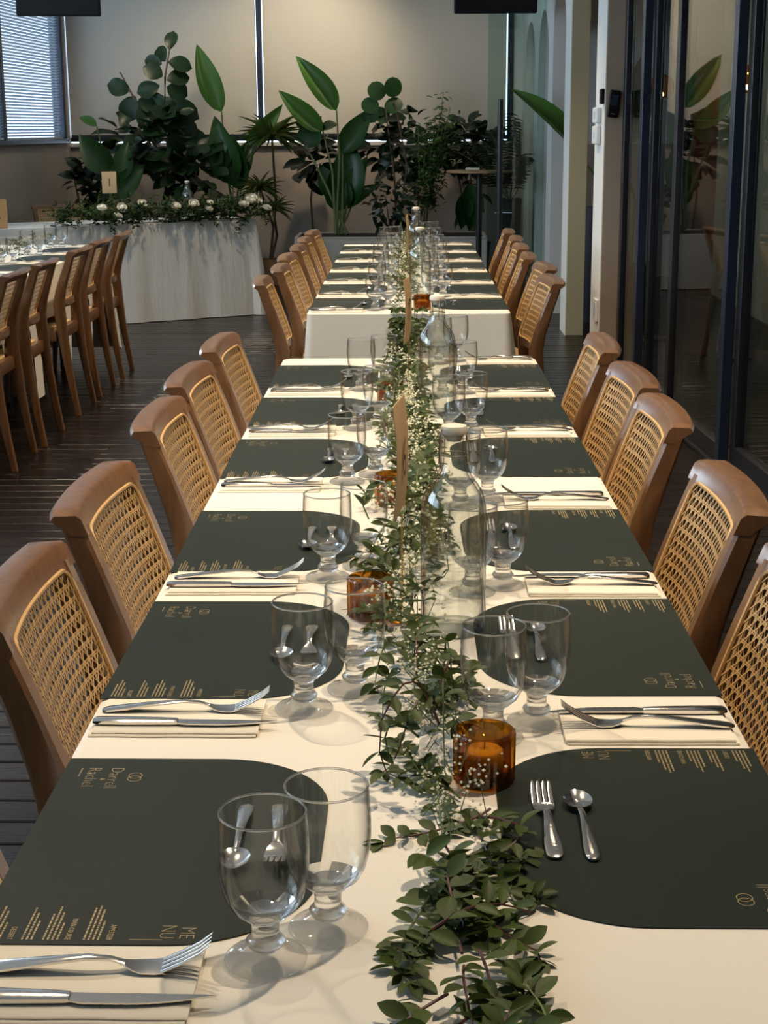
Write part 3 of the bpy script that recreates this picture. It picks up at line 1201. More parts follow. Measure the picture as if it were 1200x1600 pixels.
def setting(ex, cy, rz, where, grp, full, glass=((0.256, -0.236), (0.314, -0.175)), dessert=True):
    rj = lambda a: random.uniform(-a, a)
    ro = rz + rj(0.012)
    o = put('placemat', PLACEMAT, None, (ex, cy, T_Z), (0, 0, ro))
    tag(o, 'dark green arch-ended paper placemat, ' + where, 'placemat', 'printed placemats on ' + grp)
    put('printed_lettering', LETTER, o)['kind'] = 'stuff'
    o = put('napkin', NAPKIN, None, (ex, cy, T_Z), (0, 0, rz + rj(0.015)))
    tag(o, 'folded cream napkin, ' + where, 'napkin', 'napkins on ' + grp)
    zc = T_Z + 0.0064

    def cut(nm, meshes, x, y, z, r, lb, cat):
        wx, wy = loc2w(ex, cy, rz, x, y)
        if len(meshes) == 1 or not full:
            if len(meshes) == 1:
                o_ = put(nm, meshes[0], None, (wx, wy, z), (0, 0, rz + r))
            else:
                o_ = put(nm, CUT_ONE[nm], None, (wx, wy, z), (0, 0, rz + r))
        else:
            o_ = empty(nm, (wx, wy, z), rz + r)
            for me in meshes:
                put(me.name.split('.')[0], me, o_)
        tag(o_, lb + where, cat, nm.replace('_', ' ') + 's on ' + grp)
    cut('dinner_fork', FORK, 0.012 + rj(0.006), -0.262 + rj(0.004), zc - 0.0008, rj(0.05), 'steel dinner fork on napkin, ', 'fork')
    cut('steak_knife', KNIFE, 0.012 + rj(0.006), -0.303 + rj(0.004), zc - 0.0004, rj(0.04), 'serrated steel steak knife on napkin, ', 'knife')
    if dessert:
        cut('dessert_fork', (DFORK,), 0.252 + rj(0.002), 0.078 + rj(0.005), T_Z + 0.0012, -PI / 2 + 0.03 + rj(0.02), 'small dessert fork on placemat, ', 'fork')
        cut('dessert_spoon', (DSPOON,), 0.216 + rj(0.002), 0.078 + rj(0.005), T_Z + 0.0012, -PI / 2 + rj(0.02), 'small dessert spoon on placemat, ', 'spoon')
    for (gx, gy), nm in zip(glass, ('outer', 'inner')):
        wx, wy = loc2w(ex, cy, rz, gx + rj(0.006), gy + rj(0.006))
        goblet(wx, wy, '%s stemmed water glass, %s' % (nm, where), 'water glasses on ' + grp, full)


CUT_ONE = {}
for nm, src in (('dinner_fork', (fh, fhd)), ('steak_knife', (kh, kb))):
    q = MB()
    for s_ in src:
        q.add(s_.v, s_.f)
    CUT_ONE[nm] = q.mesh(nm, 'steel', True, 50)

GL = ((0.262, -0.236), (0.318, -0.172))
GR = ((0.248, -0.283), (0.301, -0.236))
for i, yy in enumerate(T1L):
    setting(EL + 0.003, yy, 0.0, 'left side of nearest table, %s from the front' % ORD[i], 'the nearest table', True, GL)
for i, yy in enumerate(T1R):
    setting(ER - 0.003, yy, PI, 'right side of nearest table, %s from the front' % ORD[i], 'the nearest table', True, GR)
for i, yy in enumerate(T2L):
    setting(EL, yy, 0.0, 'left side of second table, %s from its front' % ORD[i], 'the second table', False, GL)
for i, yy in enumerate(T2R):
    setting(ER + 0.002, yy, PI, 'right side of second table, %s from its front' % ORD[i], 'the second table', False, GR)
for i, yy in enumerate(T3R):
    setting(T3E - 0.003, yy, PI, 'left-edge table, %s from its front' % ORD[i], 'the left-edge table', False, GR, dessert=False)


# ------------------------------------------------------------------ swing-top bottles, votives, number cards
def bottle_meshes():
    out = [(0.0405, 0.0), (0.0455, 0.004), (0.0465, 0.012), (0.0465, 0.172), (0.0455, 0.188), (0.0415, 0.203), (0.0340, 0.216), (0.0255, 0.227), (0.0200, 0.239), (0.0182, 0.255), (0.0178, 0.272), (0.0190, 0.276), (0.0190, 0.284), (0.0160, 0.286)]
    inn = [(0.0135, 0.284), (0.0140, 0.260), (0.0160, 0.240), (0.0215, 0.226), (0.0300, 0.214), (0.0380, 0.200), (0.0420, 0.187), (0.0432, 0.171), (0.0432, 0.016), (0.0400, 0.010), (0.020, 0.016), (0.0004, 0.019)]
    b = MB()
    b.lathe(out + inn, 32)
    base = [(0.0004, 0.006), (0.030, 0.003)]
    b.lathe([(0.0405, 0.0), (0.030, 0.004), (0.0004, 0.010)], 32)
    body = b.mesh('body', 'glass_bottle', True, 50)
    s = MB()
    s.lathe([(0.0100, 0.277), (0.0135, 0.2865), (0.0185, 0.288), (0.0195, 0.293), (0.0175, 0.2985), (0.0080, 0.3005), (0.0004, 0.301)], 20, caps=True)
    stop = s.mesh('stopper', 'ceramic', True, 50)
    wv = MB()
    for sg in (-1, 1):
        wv.tube([(sg * 0.0190, 0, 0.294), (sg * 0.0215, 0.001, 0.288), (sg * 0.0220, 0.003, 0.270), (sg * 0.0215, 0.004, 0.250), (sg * 0.0205, 0.002, 0.242)], 0.0011, 6)
        wv.lathe([(0.0035, -0.0006), (0.0035, 0.0006)], 10, sg * 0.0215, 0.002, 0.242, caps=True)
    ring = [(0.0196 * math.cos(2 * PI * k / 20), 0.0196 * math.sin(2 * PI * k / 20), 0.258) for k in range(21)]
    wv.tube(ring, 0.0010, 5)
    wv.tube([(-0.0200, 0.0, 0.294), (0.0200, 0.0, 0.294)], 0.0011, 6)
    wire = wv.mesh('wire_bail', 'wire', True, 60)
    return body, stop, wire


BOT = bottle_meshes()


def bottle(x, y, rz, label, z=T_Z):
    OBST.append((x, y, 0.048, T_Z + 0.30))
    o = empty('water_bottle', (x, y, z + 0.0002), rz)
    for nm, me in zip(('body', 'stopper', 'wire_bail'), BOT):
        put(nm, me, o)
    return tag(o, label, 'bottle', 'swing-top glass bottles')


bottle(0.064, 2.10, 0.5, 'large clear swing-top glass bottle, closest to the front')
bottle(0.073, 3.80, 1.9, 'clear swing-top bottle near the far end of the nearest table')
bottle(0.052, 6.48, 0.9, 'clear swing-top bottle on second table, behind the small amber votive')
bottle(0.045, 8.15, 0.2, 'clear swing-top bottle standing tallest at the back of second table')
bottle(-2.36, 8.55, 0.2, 'clear swing-top bottle at the frame edge on left-edge table')
p = head_pt(0.42, 0.42)
bottle(p.x, p.y, 0.2, 'small-looking clear bottle rising from the head table garland')


def votive_meshes():
    b = MB()
    seg = 48
    rings = []
    for r, z, rib in ((0.030, 0.0, 0), (0.0325, 0.003, 1), (0.0330, 0.058, 1), (0.0325, 0.0605, 0), (0.0300, 0.0605, 0), (0.0298, 0.010, 0), (0.0004, 0.009, 0)):
        rings.append([((r + (0.0017 if (k % 2 and rib) else 0)) * math.cos(2 * PI * k / seg), (r + (0.0017 if (k % 2 and rib) else 0)) * math.sin(2 * PI * k / seg), z) for k in range(seg)])
    b.loft(rings, False)
    b.lathe([(0.030, 0.0), (0.0004, 0.0)], seg)
    cup = b.mesh('ribbed_cup', 'glass_amber', True, 25)
    w_ = MB()
    w_.lathe([(0.0205, 0.0105), (0.021, 0.012), (0.021, 0.036), (0.018, 0.0385), (0.004, 0.0375), (0.0004, 0.0372)], 24, caps=True)
    wax = w_.mesh('candle', 'wax', True, 50)
    wk = MB()
    wk.tube([(0, 0, 0.037), (0.0006, 0, 0.042), (0.0002, 0.0006, 0.046)], 0.0008, 5)
    wick = wk.mesh('wick', 'ink')
    return cup, wax, wick


VOT = votive_meshes()


def votive(x, y, label):
    OBST.append((x, y, 0.036, T_Z + 0.12))
    o = empty('votive_candle', (x, y, T_Z + 0.0002))
    put('ribbed_cup', VOT[0], o)
    cndl = put('candle', VOT[1], o)
    put('wick', VOT[2], cndl)
    return tag(o, label, 'candle', 'amber votive candles')


votive(0.083, 1.575, 'ribbed amber votive with cream candle, beside the front right placemat')
votive(-0.056, 2.165, 'ribbed amber votive half hidden behind the second left glasses')
votive(-0.030, 2.86, 'dark amber votive left of the front number card')
votive(-0.045, 3.95, 'amber votive seen through the glasses beside the second bottle')
votive(0.058, 6.10, 'small amber votive at the front edge of second table')

NUM = {}


def number_card(x, y, rz, digit, label, zt=0.325, z=T_Z):
    o = empty('number_card', (x, y, z), rz)
    b = MB()
    hw, h0, h1 = 0.056, zt - 0.165, zt
    n = 8
    rings = []
    for i in range(n + 1):
        t = i / n
        bend = 0.006 * (t - 0.5) ** 2 * 4
        zz = h0 + (h1 - h0) * t
        rings.append([(-hw, bend, zz), (hw, bend + 0.002, zz), (hw, bend + 0.003, zz), (-hw, bend + 0.001, zz)])
    b.loft(rings, True)
    b.build('card', 'card', o, False)
    vs, fs = text_mesh(digit, 0.085, 0.7, 'CENTER')
    b = MB()
    for s_, yv in ((1, -0.0012), (-1, 0.0086)):
        b.add([(u * s_, yv, h0 + 0.055 + v) for u, v in vs], fs)
    b.build('number', 'ink', o, False)
    b = MB()
    b.tube([(0, 0.003, 0.002), (0, 0.003, h0 - 0.002)], 0.0013, 6)
    b.tube([(0, 0.009, h0 + 0.02), (0, 0.010, h0), (0, 0.003, h0 - 0.006), (0, -0.004, h0), (0, -0.003, h0 + 0.02)], 0.0011, 6)
    b.lathe([(0.0004, 0.004), (0.022, 0.003), (0.024, 0.0015), (0.024, 0.0002), (0.0004, 0.0002)], 24)
    b.build('wire_stand', 'gold_wire', o)
    return tag(o, label, 'table number', 'kraft number cards on wire stands')


number_card(-0.006, 2.15, math.radians(81), '6', 'kraft number card seen edge-on behind the front bottle')
number_card(0.004, 3.98, math.radians(81), '7', 'kraft number card seen edge-on at far end of nearest table')
number_card(0.004, 6.95, math.radians(84), '8', 'kraft number card seen edge-on among glasses of second table')
number_card(-2.30, 8.75, math.radians(40), '2', 'kraft number card cut by the left frame edge')
p = head_pt(1.10, 0.34)
number_card(p.x, p.y, HA - 0.25, '1', 'kraft card with the number one in the head table garland', 0.385)

# ------------------------------------------------------------------ foliage helpers


def leaf_mesh(name, mname, n=6, shape=lambda t: math.sin(PI * t) ** 0.8, fold=0.12, droop=0.12, thick=0.0, wave=0.0):
    """unit leaf from the origin along +x, width +-0.5 along y"""
    mb = MB()
    vs = []
    for i in range(n + 1):
        t = i / n
        w_ = max(shape(t), 0.0) * 0.5
        z = -droop * t * t
        wz = wave * math.sin(t * 11)
        vs += [(t, -w_, z + fold * w_ + wz), (t, 0, z), (t, w_, z + fold * w_ - wz)]
    fs = []
    for i in range(n):
        a = 3 * i
        fs += [(a, a + 3, a + 4, a + 1), (a + 1, a + 4, a + 5, a + 2)]
    me = bpy.data.meshes.new(name)
    me.from_pydata(vs, [], fs)
    me.materials.append(MATS[mname])
    me.polygons.foreach_set('use_smooth', [True] * len(me.polygons))
    me.update()
    return me


OV = lambda t: (math.sin(PI * min(1, t * 0.98 + 0.01)) ** 0.75)
SPIKE = lambda t: (1 - t) ** 0.7 * min(1, 0.5 + t * 4)
FIDDLE = lambda t: max(0.0, math.sin(PI * t) ** 0.6 * (0.75 + 0.45 * t)) if t < 1 else 0.0
PADDLE = lambda t: math.sin(PI * (t ** 0.72)) ** 0.85 if 0 < t < 1 else 0.0
LF = {
    'euc': leaf_mesh('leaf', 'euc', 5, OV, 0.25, 0.10),
    'euc2': leaf_mesh('leaf', 'euc', 5, OV, 0.10, 0.25),
    'eucb': leaf_mesh('leaf', 'euc_blue', 5, OV, 0.15, 0.05),
    'fig': leaf_mesh('leaf', 'fig', 7, FIDDLE, 0.2, 0.22, wave=0.02),
    'paddle': leaf_mesh('leaf', 'paddle', 14, PADDLE, 0.42, 0.10, wave=0.008),
    'paddle_dark': leaf_mesh('leaf', 'paddle_dark', 14, PADDLE, 0.45, 0.18, wave=0.008),
    'spike': leaf_mesh('leaf', 'spike', 6, SPIKE, 0.3, 0.35),
    'bamboo': leaf_mesh('leaf', 'bamboo', 4, OV, 0.2, 0.25),
    'dark': leaf_mesh('leaf', 'darkleaf', 5, OV, 0.2, 0.25),
    'round': leaf_mesh('leaf', 'paddle_dark', 12, lambda t: math.sqrt(max(0, 1 - (2 * t - 1) ** 2)), 0.1, 0.08),
}


def leaf_matrix(A, D, length, width, nrm):
    x = D.normalized()
    yv = nrm.cross(x)
    if yv.length < 1e-4:
        yv = Vector((0, 1, 0)).cross(x)
    yv.normalize()
    z = x.cross(yv)
    mt = Matrix((x * length, yv * width, z * length)).transposed().to_4x4()
    mt.translation = A
    return mt


def rand_dir(rnd, zlo=-0.4, zhi=0.9):
    a = rnd.uniform(0, 2 * PI)
    z = rnd.uniform(zlo, zhi)
    r = math.sqrt(max(0, 1 - z * z))
    return Vector((r * math.cos(a), r * math.sin(a), z))


def put_leaf(key, mtx, parent, name='leaf'):
    o = bpy.data.objects.new(name, LF[key])
    COL.objects.link(o)
    o.parent = parent
    o.matrix_parent_inverse = Matrix.Identity(4)
    o.matrix_basis = mtx
    return o


def join_leaves(items, name, parent):
    """items: list of (key, matrix) -> one mesh"""
    keys = sorted(set(k_ for k_, _ in items))
    mats_ = []
    for k_ in keys:
        mm = LF[k_].materials[0].name
        if mm not in mats_:
            mats_.append(mm)
    V, Fc, MI = [], [], []
    cache = {k_: ([v.co.copy() for v in LF[k_].vertices], [tuple(p_.vertices) for p_ in LF[k_].polygons], mats_.index(LF[k_].materials[0].name)) for k_ in keys}
    for k_, mt in items:
        vs, fs, mi = cache[k_]
        o_ = len(V)
        V += [mt @ v for v in vs]
        Fc += [tuple(i + o_ for i in f) for f in fs]
        MI += [mi] * len(fs)
    me = bpy.data.meshes.new(name)
    me.from_pydata(V, [], Fc)
    for mm in mats_:
        me.materials.append(bpy.data.materials[mm])
    me.polygons.foreach_set('material_index', MI)
    me.polygons.foreach_set('use_smooth', [True] * len(me.polygons))
    me.update()
    o = put(name, me, parent)
    o['kind'] = 'stuff'
    return o


# ------------------------------------------------------------------ table garlands
def blocked(p_, pad=0.0):
    for ox, oy, r_, top in OBST:
        if p_.z < top and (p_.x - ox) ** 2 + (p_.y - oy) ** 2 < (r_ + pad) ** 2:
            return True
    return False


def lerp_path(path, y):
    for (y0, x0), (y1, x1) in zip(path, path[1:]):
        if y0 <= y <= y1:
            t = (y - y0) / (y1 - y0)
            return x0 + (x1 - x0) * t
    return path[-1][1] if y > path[-1][0] else path[0][1]


def garland(label, path, cx, y0, y1, per_m, half, seed, n_parts, flowers_per_m, hang=None, leaf_len=(0.021, 0.032), sparse_to=None, high=0.055):
    rnd = random.Random(seed)
    root = empty('leaf_garland', (0, 0, 0))
    tag(root, label, 'garland', 'leaf garlands down the tables')
    leaves = []
    stems = MB()
    gstems = MB()
    bl = MB()
    n_sprig = int((y1 - y0) * per_m)
    starts = []
    for i in range(n_sprig):
        yv = y0 + (y1 - y0) * (i + rnd.random()) / n_sprig
        if sparse_to and yv < sparse_to and rnd.random() < 0.12:
            continue
        starts.append(yv)
    for yv in starts:
        x = cx + lerp_path(path, yv) + rnd.gauss(0, half * 0.45)
        d = Vector((rnd.uniform(-0.75, 0.75), rnd.choice((-1, -1, 1)) * rnd.uniform(0.5, 1), 0)).normalized()
        ln = rnd.uniform(0.09, 0.19)
        n = int(ln / 0.015)
        low_ = 0.30 if (sparse_to and yv < sparse_to + 0.2) else 1.0
        z = T_Z + rnd.uniform(0.004, high * 0.7 * low_)
        rise = rnd.uniform(0.0, high) * (0.25 + 0.75 * (low_ == 1.0))
        pts = []
        crv = rnd.uniform(-5, 5)
        p_ = Vector((x, yv, z))
        for k_ in range(n + 1):
            t = k_ / n
            pts.append(Vector((p_.x, p_.y, max(T_Z + 0.003, z + rise * math.sin(PI * min(1, t * 1.2)) - 0.02 * t))))
            dd = Matrix.Rotation(crv * 0.015 * 1.0, 3, 'Z') @ d
            d = dd
            p_ = p_ + d * 0.015
            lim = cx + lerp_path(path, p_.y)
            if abs(p_.x - lim) > half * 1.25:
                d.x -= 0.5 * (p_.x - lim) / half
                d.normalize()
        cut_ = next((k_ for k_, q in enumerate(pts) if blocked(q, 0.003)), None)
        if cut_ is not None:
            pts = pts[:cut_]
            n = len(pts) - 1
            if n < 3:
                continue
        key = rnd.choice(('euc', 'euc', 'euc2', 'euc', 'eucb'))
        (stems if rnd.random() < 0.5 else gstems).tube(pts, [0.0016 * (1 - 0.6 * k_ / n) for k_ in range(n + 1)], 5)
        for k_ in range(1, n + 1):
            tg = (pts[k_] - pts[k_ - 1]).normalized()
            sd = tg.cross(Vector((0, 0, 1))).normalized()
            for sg in (-1, 1):
                if rnd.random() < 0.12:
                    continue
                dr_ = (tg * rnd.uniform(0.3, 0.8) + sd * sg * rnd.uniform(0.6, 1.0) + Vector((0, 0, rnd.uniform(-0.25, 0.75)))).normalized()
                L_ = rnd.uniform(*leaf_len) * (1 - 0.35 * k_ / n)
                tip = pts[k_] + dr_ * L_
                if tip.z < T_Z + 0.003:
                    dr_.z += (T_Z + 0.004 - tip.z) / L_
                    dr_.normalize()
                if blocked(pts[k_] + dr_ * L_, 0.004) or blocked(pts[k_] + dr_ * L_ * 0.5, 0.005):
                    continue
                nr = (Vector((0, 0, 1)) + rand_dir(rnd) * 0.6).normalized()
                leaves.append((key, leaf_matrix(pts[k_], dr_, L_, L_ * rnd.uniform(0.46, 0.62), nr), pts[k_].y))
        leaves.append((key, leaf_matrix(pts[-1], (pts[-1] - pts[-2]).normalized(), rnd.uniform(*leaf_len) * 0.8, 0.012, Vector((0, 0, 1))), pts[-1].y))
    # small pale blossom sprays
    ns = int((y1 - y0 - 0.35) * flowers_per_m)
    for i in range(ns):
        yv = y0 + 0.35 + (y1 - y0 - 0.35) * rnd.random()
        x = cx + lerp_path(path, yv) + rnd.gauss(0, half * 0.4)
        base = Vector((x, yv, T_Z + rnd.uniform(0.02, 0.05)))
        dirn = Vector((rnd.uniform(-0.7, 0.7), rnd.uniform(-0.7, 0.7), rnd.uniform(0.3, 1))).normalized()
        tip = base + dirn * rnd.uniform(0.02, 0.045)
        if blocked(tip, 0.014) or blocked(base, 0.004):
            continue
        gstems.tube([base, tip], 0.0006, 4, False)
        for q in range(rnd.randint(5, 9)):
            c_ = tip + Vector((rnd.gauss(0, 0.008), rnd.gauss(0, 0.008), rnd.gauss(0, 0.006)))
            r = rnd.uniform(0.0018, 0.0036) * (0.62 if yv < 2.0 else 1.0)
            bl.add([c_ + Vector(v) * r for v in ((1, 0, 0), (-1, 0, 0), (0, 1, 0), (0, -1, 0), (0, 0, 1), (0, 0, -1))],
                   [(0, 2, 4), (2, 1, 4), (1, 3, 4), (3, 0, 4), (2, 0, 5), (1, 2, 5), (3, 1, 5), (0, 3, 5)])
    if hang:
        for i in range(hang[1]):
            x = cx + rnd.gauss(hang[2], 0.035)
            pts = [Vector((x, y0 + 0.03, T_Z + 0.02)), Vector((x, y0 - 0.06, T_Z + 0.018)), Vector((x, y0 - 0.085, T_Z - 0.015))]
            ln = rnd.uniform(0.04, hang[0])
            while T_Z - pts[-1].z < ln:
                pts.append(pts[-1] + Vector((rnd.uniform(-0.008, 0.008), rnd.uniform(-0.004, 0.002), -0.016)))
            gstems.tube(pts, 0.0012, 4)
            for q in pts[1:]:
                for sg in (-1, 1):
                    dr_ = Vector((sg * rnd.uniform(0.4, 1), rnd.uniform(-0.8, 0.0), rnd.uniform(-0.9, 0.1))).normalized()
                    L_ = rnd.uniform(*leaf_len)
                    leaves.append(('euc', leaf_matrix(q, dr_, L_, L_ * 0.5, Vector((0, -1, 0.4)).normalized()), q.y))
    leaves.sort(key=lambda l: l[2])
    for k_, mt, _ in leaves[:n_parts]:
        put_leaf(k_, mt, root)
    join_leaves([(k_, mt) for k_, mt, _ in leaves[n_parts:]], 'foliage', root)
    if stems.v:
        stems.build('woody_stems', 'stem_purple', root)['kind'] = 'stuff'
    if gstems.v:
        gstems.build('green_stems', 'stem_green', root)['kind'] = 'stuff'
    if bl.v:
        o = bl.build('blossoms', 'blossom', root, False)
        o['kind'] = 'stuff'
    return root


G1 = [(0.9, 0.050), (1.2, 0.052), (1.5, 0.045), (1.8, 0.018), (2.1, -0.008), (2.5, 0.0), (3.0, 0.0), (3.6, 0.0), (4.2, -0.015), (4.8, -0.02)]
garland('eucalyptus garland with small pale blossoms along the nearest table', G1, 0, 1.02, 4.72, 46, 0.046, 5, 300, 120, sparse_to=1.40, high=0.078, leaf_len=(0.024, 0.035))
garland('leaf garland spilling over the front edge of second table', [(5.9, -0.02), (9.7, -0.01)], 0, 6.04, 9.55, 20, 0.05, 6, 0, 40, hang=(0.15, 9, -0.02), high=0.085)
garland('leaf garland along the left-edge table', [(6, 0), (10, 0)], T3E - 0.41, 6.4, 9.6, 16, 0.06, 7, 0, 30, high=0.07)

# ------------------------------------------------------------------ head table flower garland
def flower_bank():
    rnd = random.Random(21)
    root = empty('flower_garland', (0, 0, 0))
    tag(root, 'lush garland of feathery greenery and cream roses on the head table', 'garland')
    items = []
    fern = MB()
    for i in range(300):
        a = rnd.uniform(-0.05, 1.62)
        d = rnd.uniform(-0.03, 0.20)
        base = head_pt(a, d, T_Z + rnd.uniform(0.01, 0.12))
        drape = d < 0.03 and rnd.random() < 0.6
        dirn = (Vector((hd.x, hd.y, 0)) * rnd.uniform(-1, 1) - Vector((hn.x, hn.y, 0)) * rnd.uniform(-0.2, 1.0) + Vector((0, 0, rnd.uniform(-0.2, 1.0)))).normalized()
        pts = [base]
        n = rnd.randint(4, 7)
        for k_ in range(n):
            dirn = (dirn + Vector((0, 0, -0.28 if drape else -0.10))).normalized()
            q = pts[-1] + dirn * 0.022
            f_ = (Vector((q.x, q.y)) - HC).dot(hn)
            if f_ > -0.04 and q.z < T_Z + 0.006:
                q.z = T_Z + 0.006
            pts.append(q)
        for k_ in range(1, n + 1):
            for _ in range(3):
                dr_ = (dirn * 0.5 + rand_dir(rnd, -0.5, 0.9)).normalized()
                f_ = (Vector((pts[k_].x, pts[k_].y)) - HC).dot(hn)
                if f_ > -0.03 and dr_.z < 0:
                    dr_.z *= -0.4
                L_ = rnd.uniform(0.022, 0.04)
                items.append((rnd.choice(('euc', 'bamboo', 'dark', 'euc2')), leaf_matrix(pts[k_], dr_, L_, L_ * 0.42, rand_dir(rnd, 0, 1)), 0))
    for i in range(60):                      # feathery asparagus fern plumes
        a = rnd.uniform(0.0, 1.6)
        base = head_pt(a, rnd.uniform(0.05, 0.26), T_Z + 0.05)
        dirn = (Vector((hd.x, hd.y, 0)) * rnd.uniform(-1, 1) + Vector((0, 0, rnd.uniform(0.35, 0.8))) - Vector((hn.x, hn.y, 0)) * rnd.uniform(-0.2, 0.4)).normalized()
        q = base.copy()
        for k_ in range(12):
            q = q + dirn * 0.017
            dirn = (dirn + Vector((0, 0, -0.05))).normalized()
            for _ in range(9):
                dd = (dirn * 0.6 + rand_dir(rnd, -0.6, 0.9)).normalized() * rnd.uniform(0.02, 0.045) * (1 - k_ / 16)
                s_ = dd.cross(Vector((0, 0, 1))).normalized() * 0.0019
                fern.add([q - s_, q + s_, q + dd], [(0, 1, 2)])
    join_leaves([(k_, mt) for k_, mt, _ in items], 'foliage', root)
    f = fern.build('feathery_plumes', 'fern', root, False)
    f['kind'] = 'stuff'
    # cream roses, each a part: cupped petals round a bud
    rb = MB()
    rb.lathe([(0.0004, -0.012), (0.010, -0.010), (0.015, 0.0), (0.013, 0.010), (0.006, 0.013), (0.0004, 0.011)], 12)
    for ring, (n, r, tilt, sz) in enumerate(((4, 0.010, 1.15, 0.022), (6, 0.014, 0.75, 0.026), (7, 0.017, 0.35, 0.026))):
        for i in range(n):
            a = 2 * PI * i / n + ring * 0.5
            rad = Vector((math.cos(a), math.sin(a), 0))
            tan = Vector((-math.sin(a), math.cos(a), 0))
            outd = (rad * math.cos(tilt) + Vector((0, 0, math.sin(tilt)))).normalized()
            b0 = rad * r * 0.4 + Vector((0, 0, -0.010))
            vs = []
            for jj in range(4):
                t = jj / 3
                w_ = sz * 0.5 * (0.45 + 0.75 * math.sin(PI * min(1, t * 0.75 + 0.1)))
                cpt = b0 + outd * sz * t + rad * 0.006 * math.sin(PI * t)
                vs += [cpt - tan * w_ + Vector((0, 0, 0.002)), cpt + rad * 0.003, cpt + tan * w_ + Vector((0, 0, 0.002))]
            fs = []
            for jj in range(3):
                q = 3 * jj
                fs += [(q, q + 1, q + 4, q + 3), (q + 1, q + 2, q + 5, q + 4)]
            rb.add(vs, fs)
    rose_me = rb.mesh('rose', 'rose', True, 60)
    for a, d, z, s in ((1.30, 0.02, 0.09, 1.15), (1.14, 0.02, 0.085, 1.25), (1.19, -0.03, 0.03, 1.1), (0.96, 0.06, 0.11, 1.2), (0.70, 0.03, 0.085, 1.2), (0.55, 0.03, 0.095, 1.35), (0.44, 0.0, 0.06, 1.1), (0.40, 0.06, 0.10, 0.9),
                       (0.13, 0.02, 0.085, 1.3), (0.09, 0.04, 0.12, 1.1), (0.03, 0.06, 0.13, 1.2), (-0.01, 0.06, 0.10, 1.2), (-0.06, 0.0, 0.05, 1.2), (0.06, 0.02, 0.11, 1.0)):
        p_ = head_pt(a, d - 0.05, T_Z + z + 0.045)
        o = put('rose', rose_me, root, p_, (rnd.uniform(0.5, 1.1), rnd.uniform(-0.3, 0.3), HA + rnd.uniform(-0.4, 0.4)))
        o.scale = (s, s, s)


flower_bank()


# ------------------------------------------------------------------ plants along the back wall
def pot(parent, x, y, r, h, mname='pot_dark', square=False):
    b = MB()
    if square:
        b.loft([[(x - r * 0.8, y - r * 0.8, 0.0), (x + r * 0.8, y - r * 0.8, 0.0), (x + r * 0.8, y + r * 0.8, 0.0), (x - r * 0.8, y + r * 0.8, 0.0)],
                [(x - r, y - r, h), (x + r, y - r, h), (x + r, y + r, h), (x - r, y + r, h)],
                [(x - r * 0.9, y - r * 0.9, h), (x + r * 0.9, y - r * 0.9, h), (x + r * 0.9, y + r * 0.9, h), (x - r * 0.9, y + r * 0.9, h)],
                [(x - r * 0.88, y - r * 0.88, h - 0.03), (x + r * 0.88, y - r * 0.88, h - 0.03), (x + r * 0.88, y + r * 0.88, h - 0.03), (x - r * 0.88, y + r * 0.88, h - 0.03)]])
    else:
        b.lathe([(r * 0.72, 0.0), (r * 0.78, 0.01), (r, h - 0.03), (r * 1.04, h - 0.025), (r * 1.04, h), (r * 0.93, h), (r * 0.90, h - 0.035), (0.0004, h - 0.03)], 24, x, y)
        b.lathe([(r * 0.72, 0.0), (0.0004, 0.0)], 24, x, y)
    b.build('pot', mname, parent)
    b = MB()
    b.lathe([(r * 0.87, h - 0.034), (r * 0.5, h - 0.022), (0.0004, h - 0.02)], 16, x, y)
    b.build('soil', 'soil', parent)


def plane_leaf(parent, key, x0, z0, x1, z1, w_, y, rnd, tilt=0.5, ydev=0.06):
    A = Vector((x0, y, z0))
    B = Vector((x1, y + rnd.uniform(-ydev, ydev), z1))
    nr = Vector((rnd.uniform(-tilt, tilt), -1, rnd.uniform(0.0, tilt)))
    put_leaf(key, leaf_matrix(A, B - A, (B - A).length, w_, nr), parent)
    return A


def stalks(parent, mname, paths, name='stem', r0=0.012, r1=0.006):
    for pts in paths:
        b = MB()
        n = len(pts)
        b.tube(pts, [r0 + (r1 - r0) * i / (n - 1) for i in range(n)], 7)
        b.build(name, mname, parent)


def cloud(parent, key, c_, r, n, ln, ratio, seed, zlo=-0.5, out=0.7):
    rnd = random.Random(seed)
    c_ = Vector(c_)
    for i in range(n):
        d = rand_dir(rnd, -1, 1)
        f_ = rnd.random() ** 0.4
        p_ = c_ + Vector((d.x * r[0], d.y * r[1], d.z * r[2])) * f_
        dirn = (d * out + rand_dir(rnd, zlo, 0.6)).normalized()
        L_ = rnd.uniform(*ln)
        put_leaf(key, leaf_matrix(p_, dirn, L_, L_ * ratio * rnd.uniform(0.85, 1.15), (Vector((0, -0.6, 0.8)) + rand_dir(rnd) * 0.6).normalized()), parent)


rp = random.Random(77)
YP = 14.6
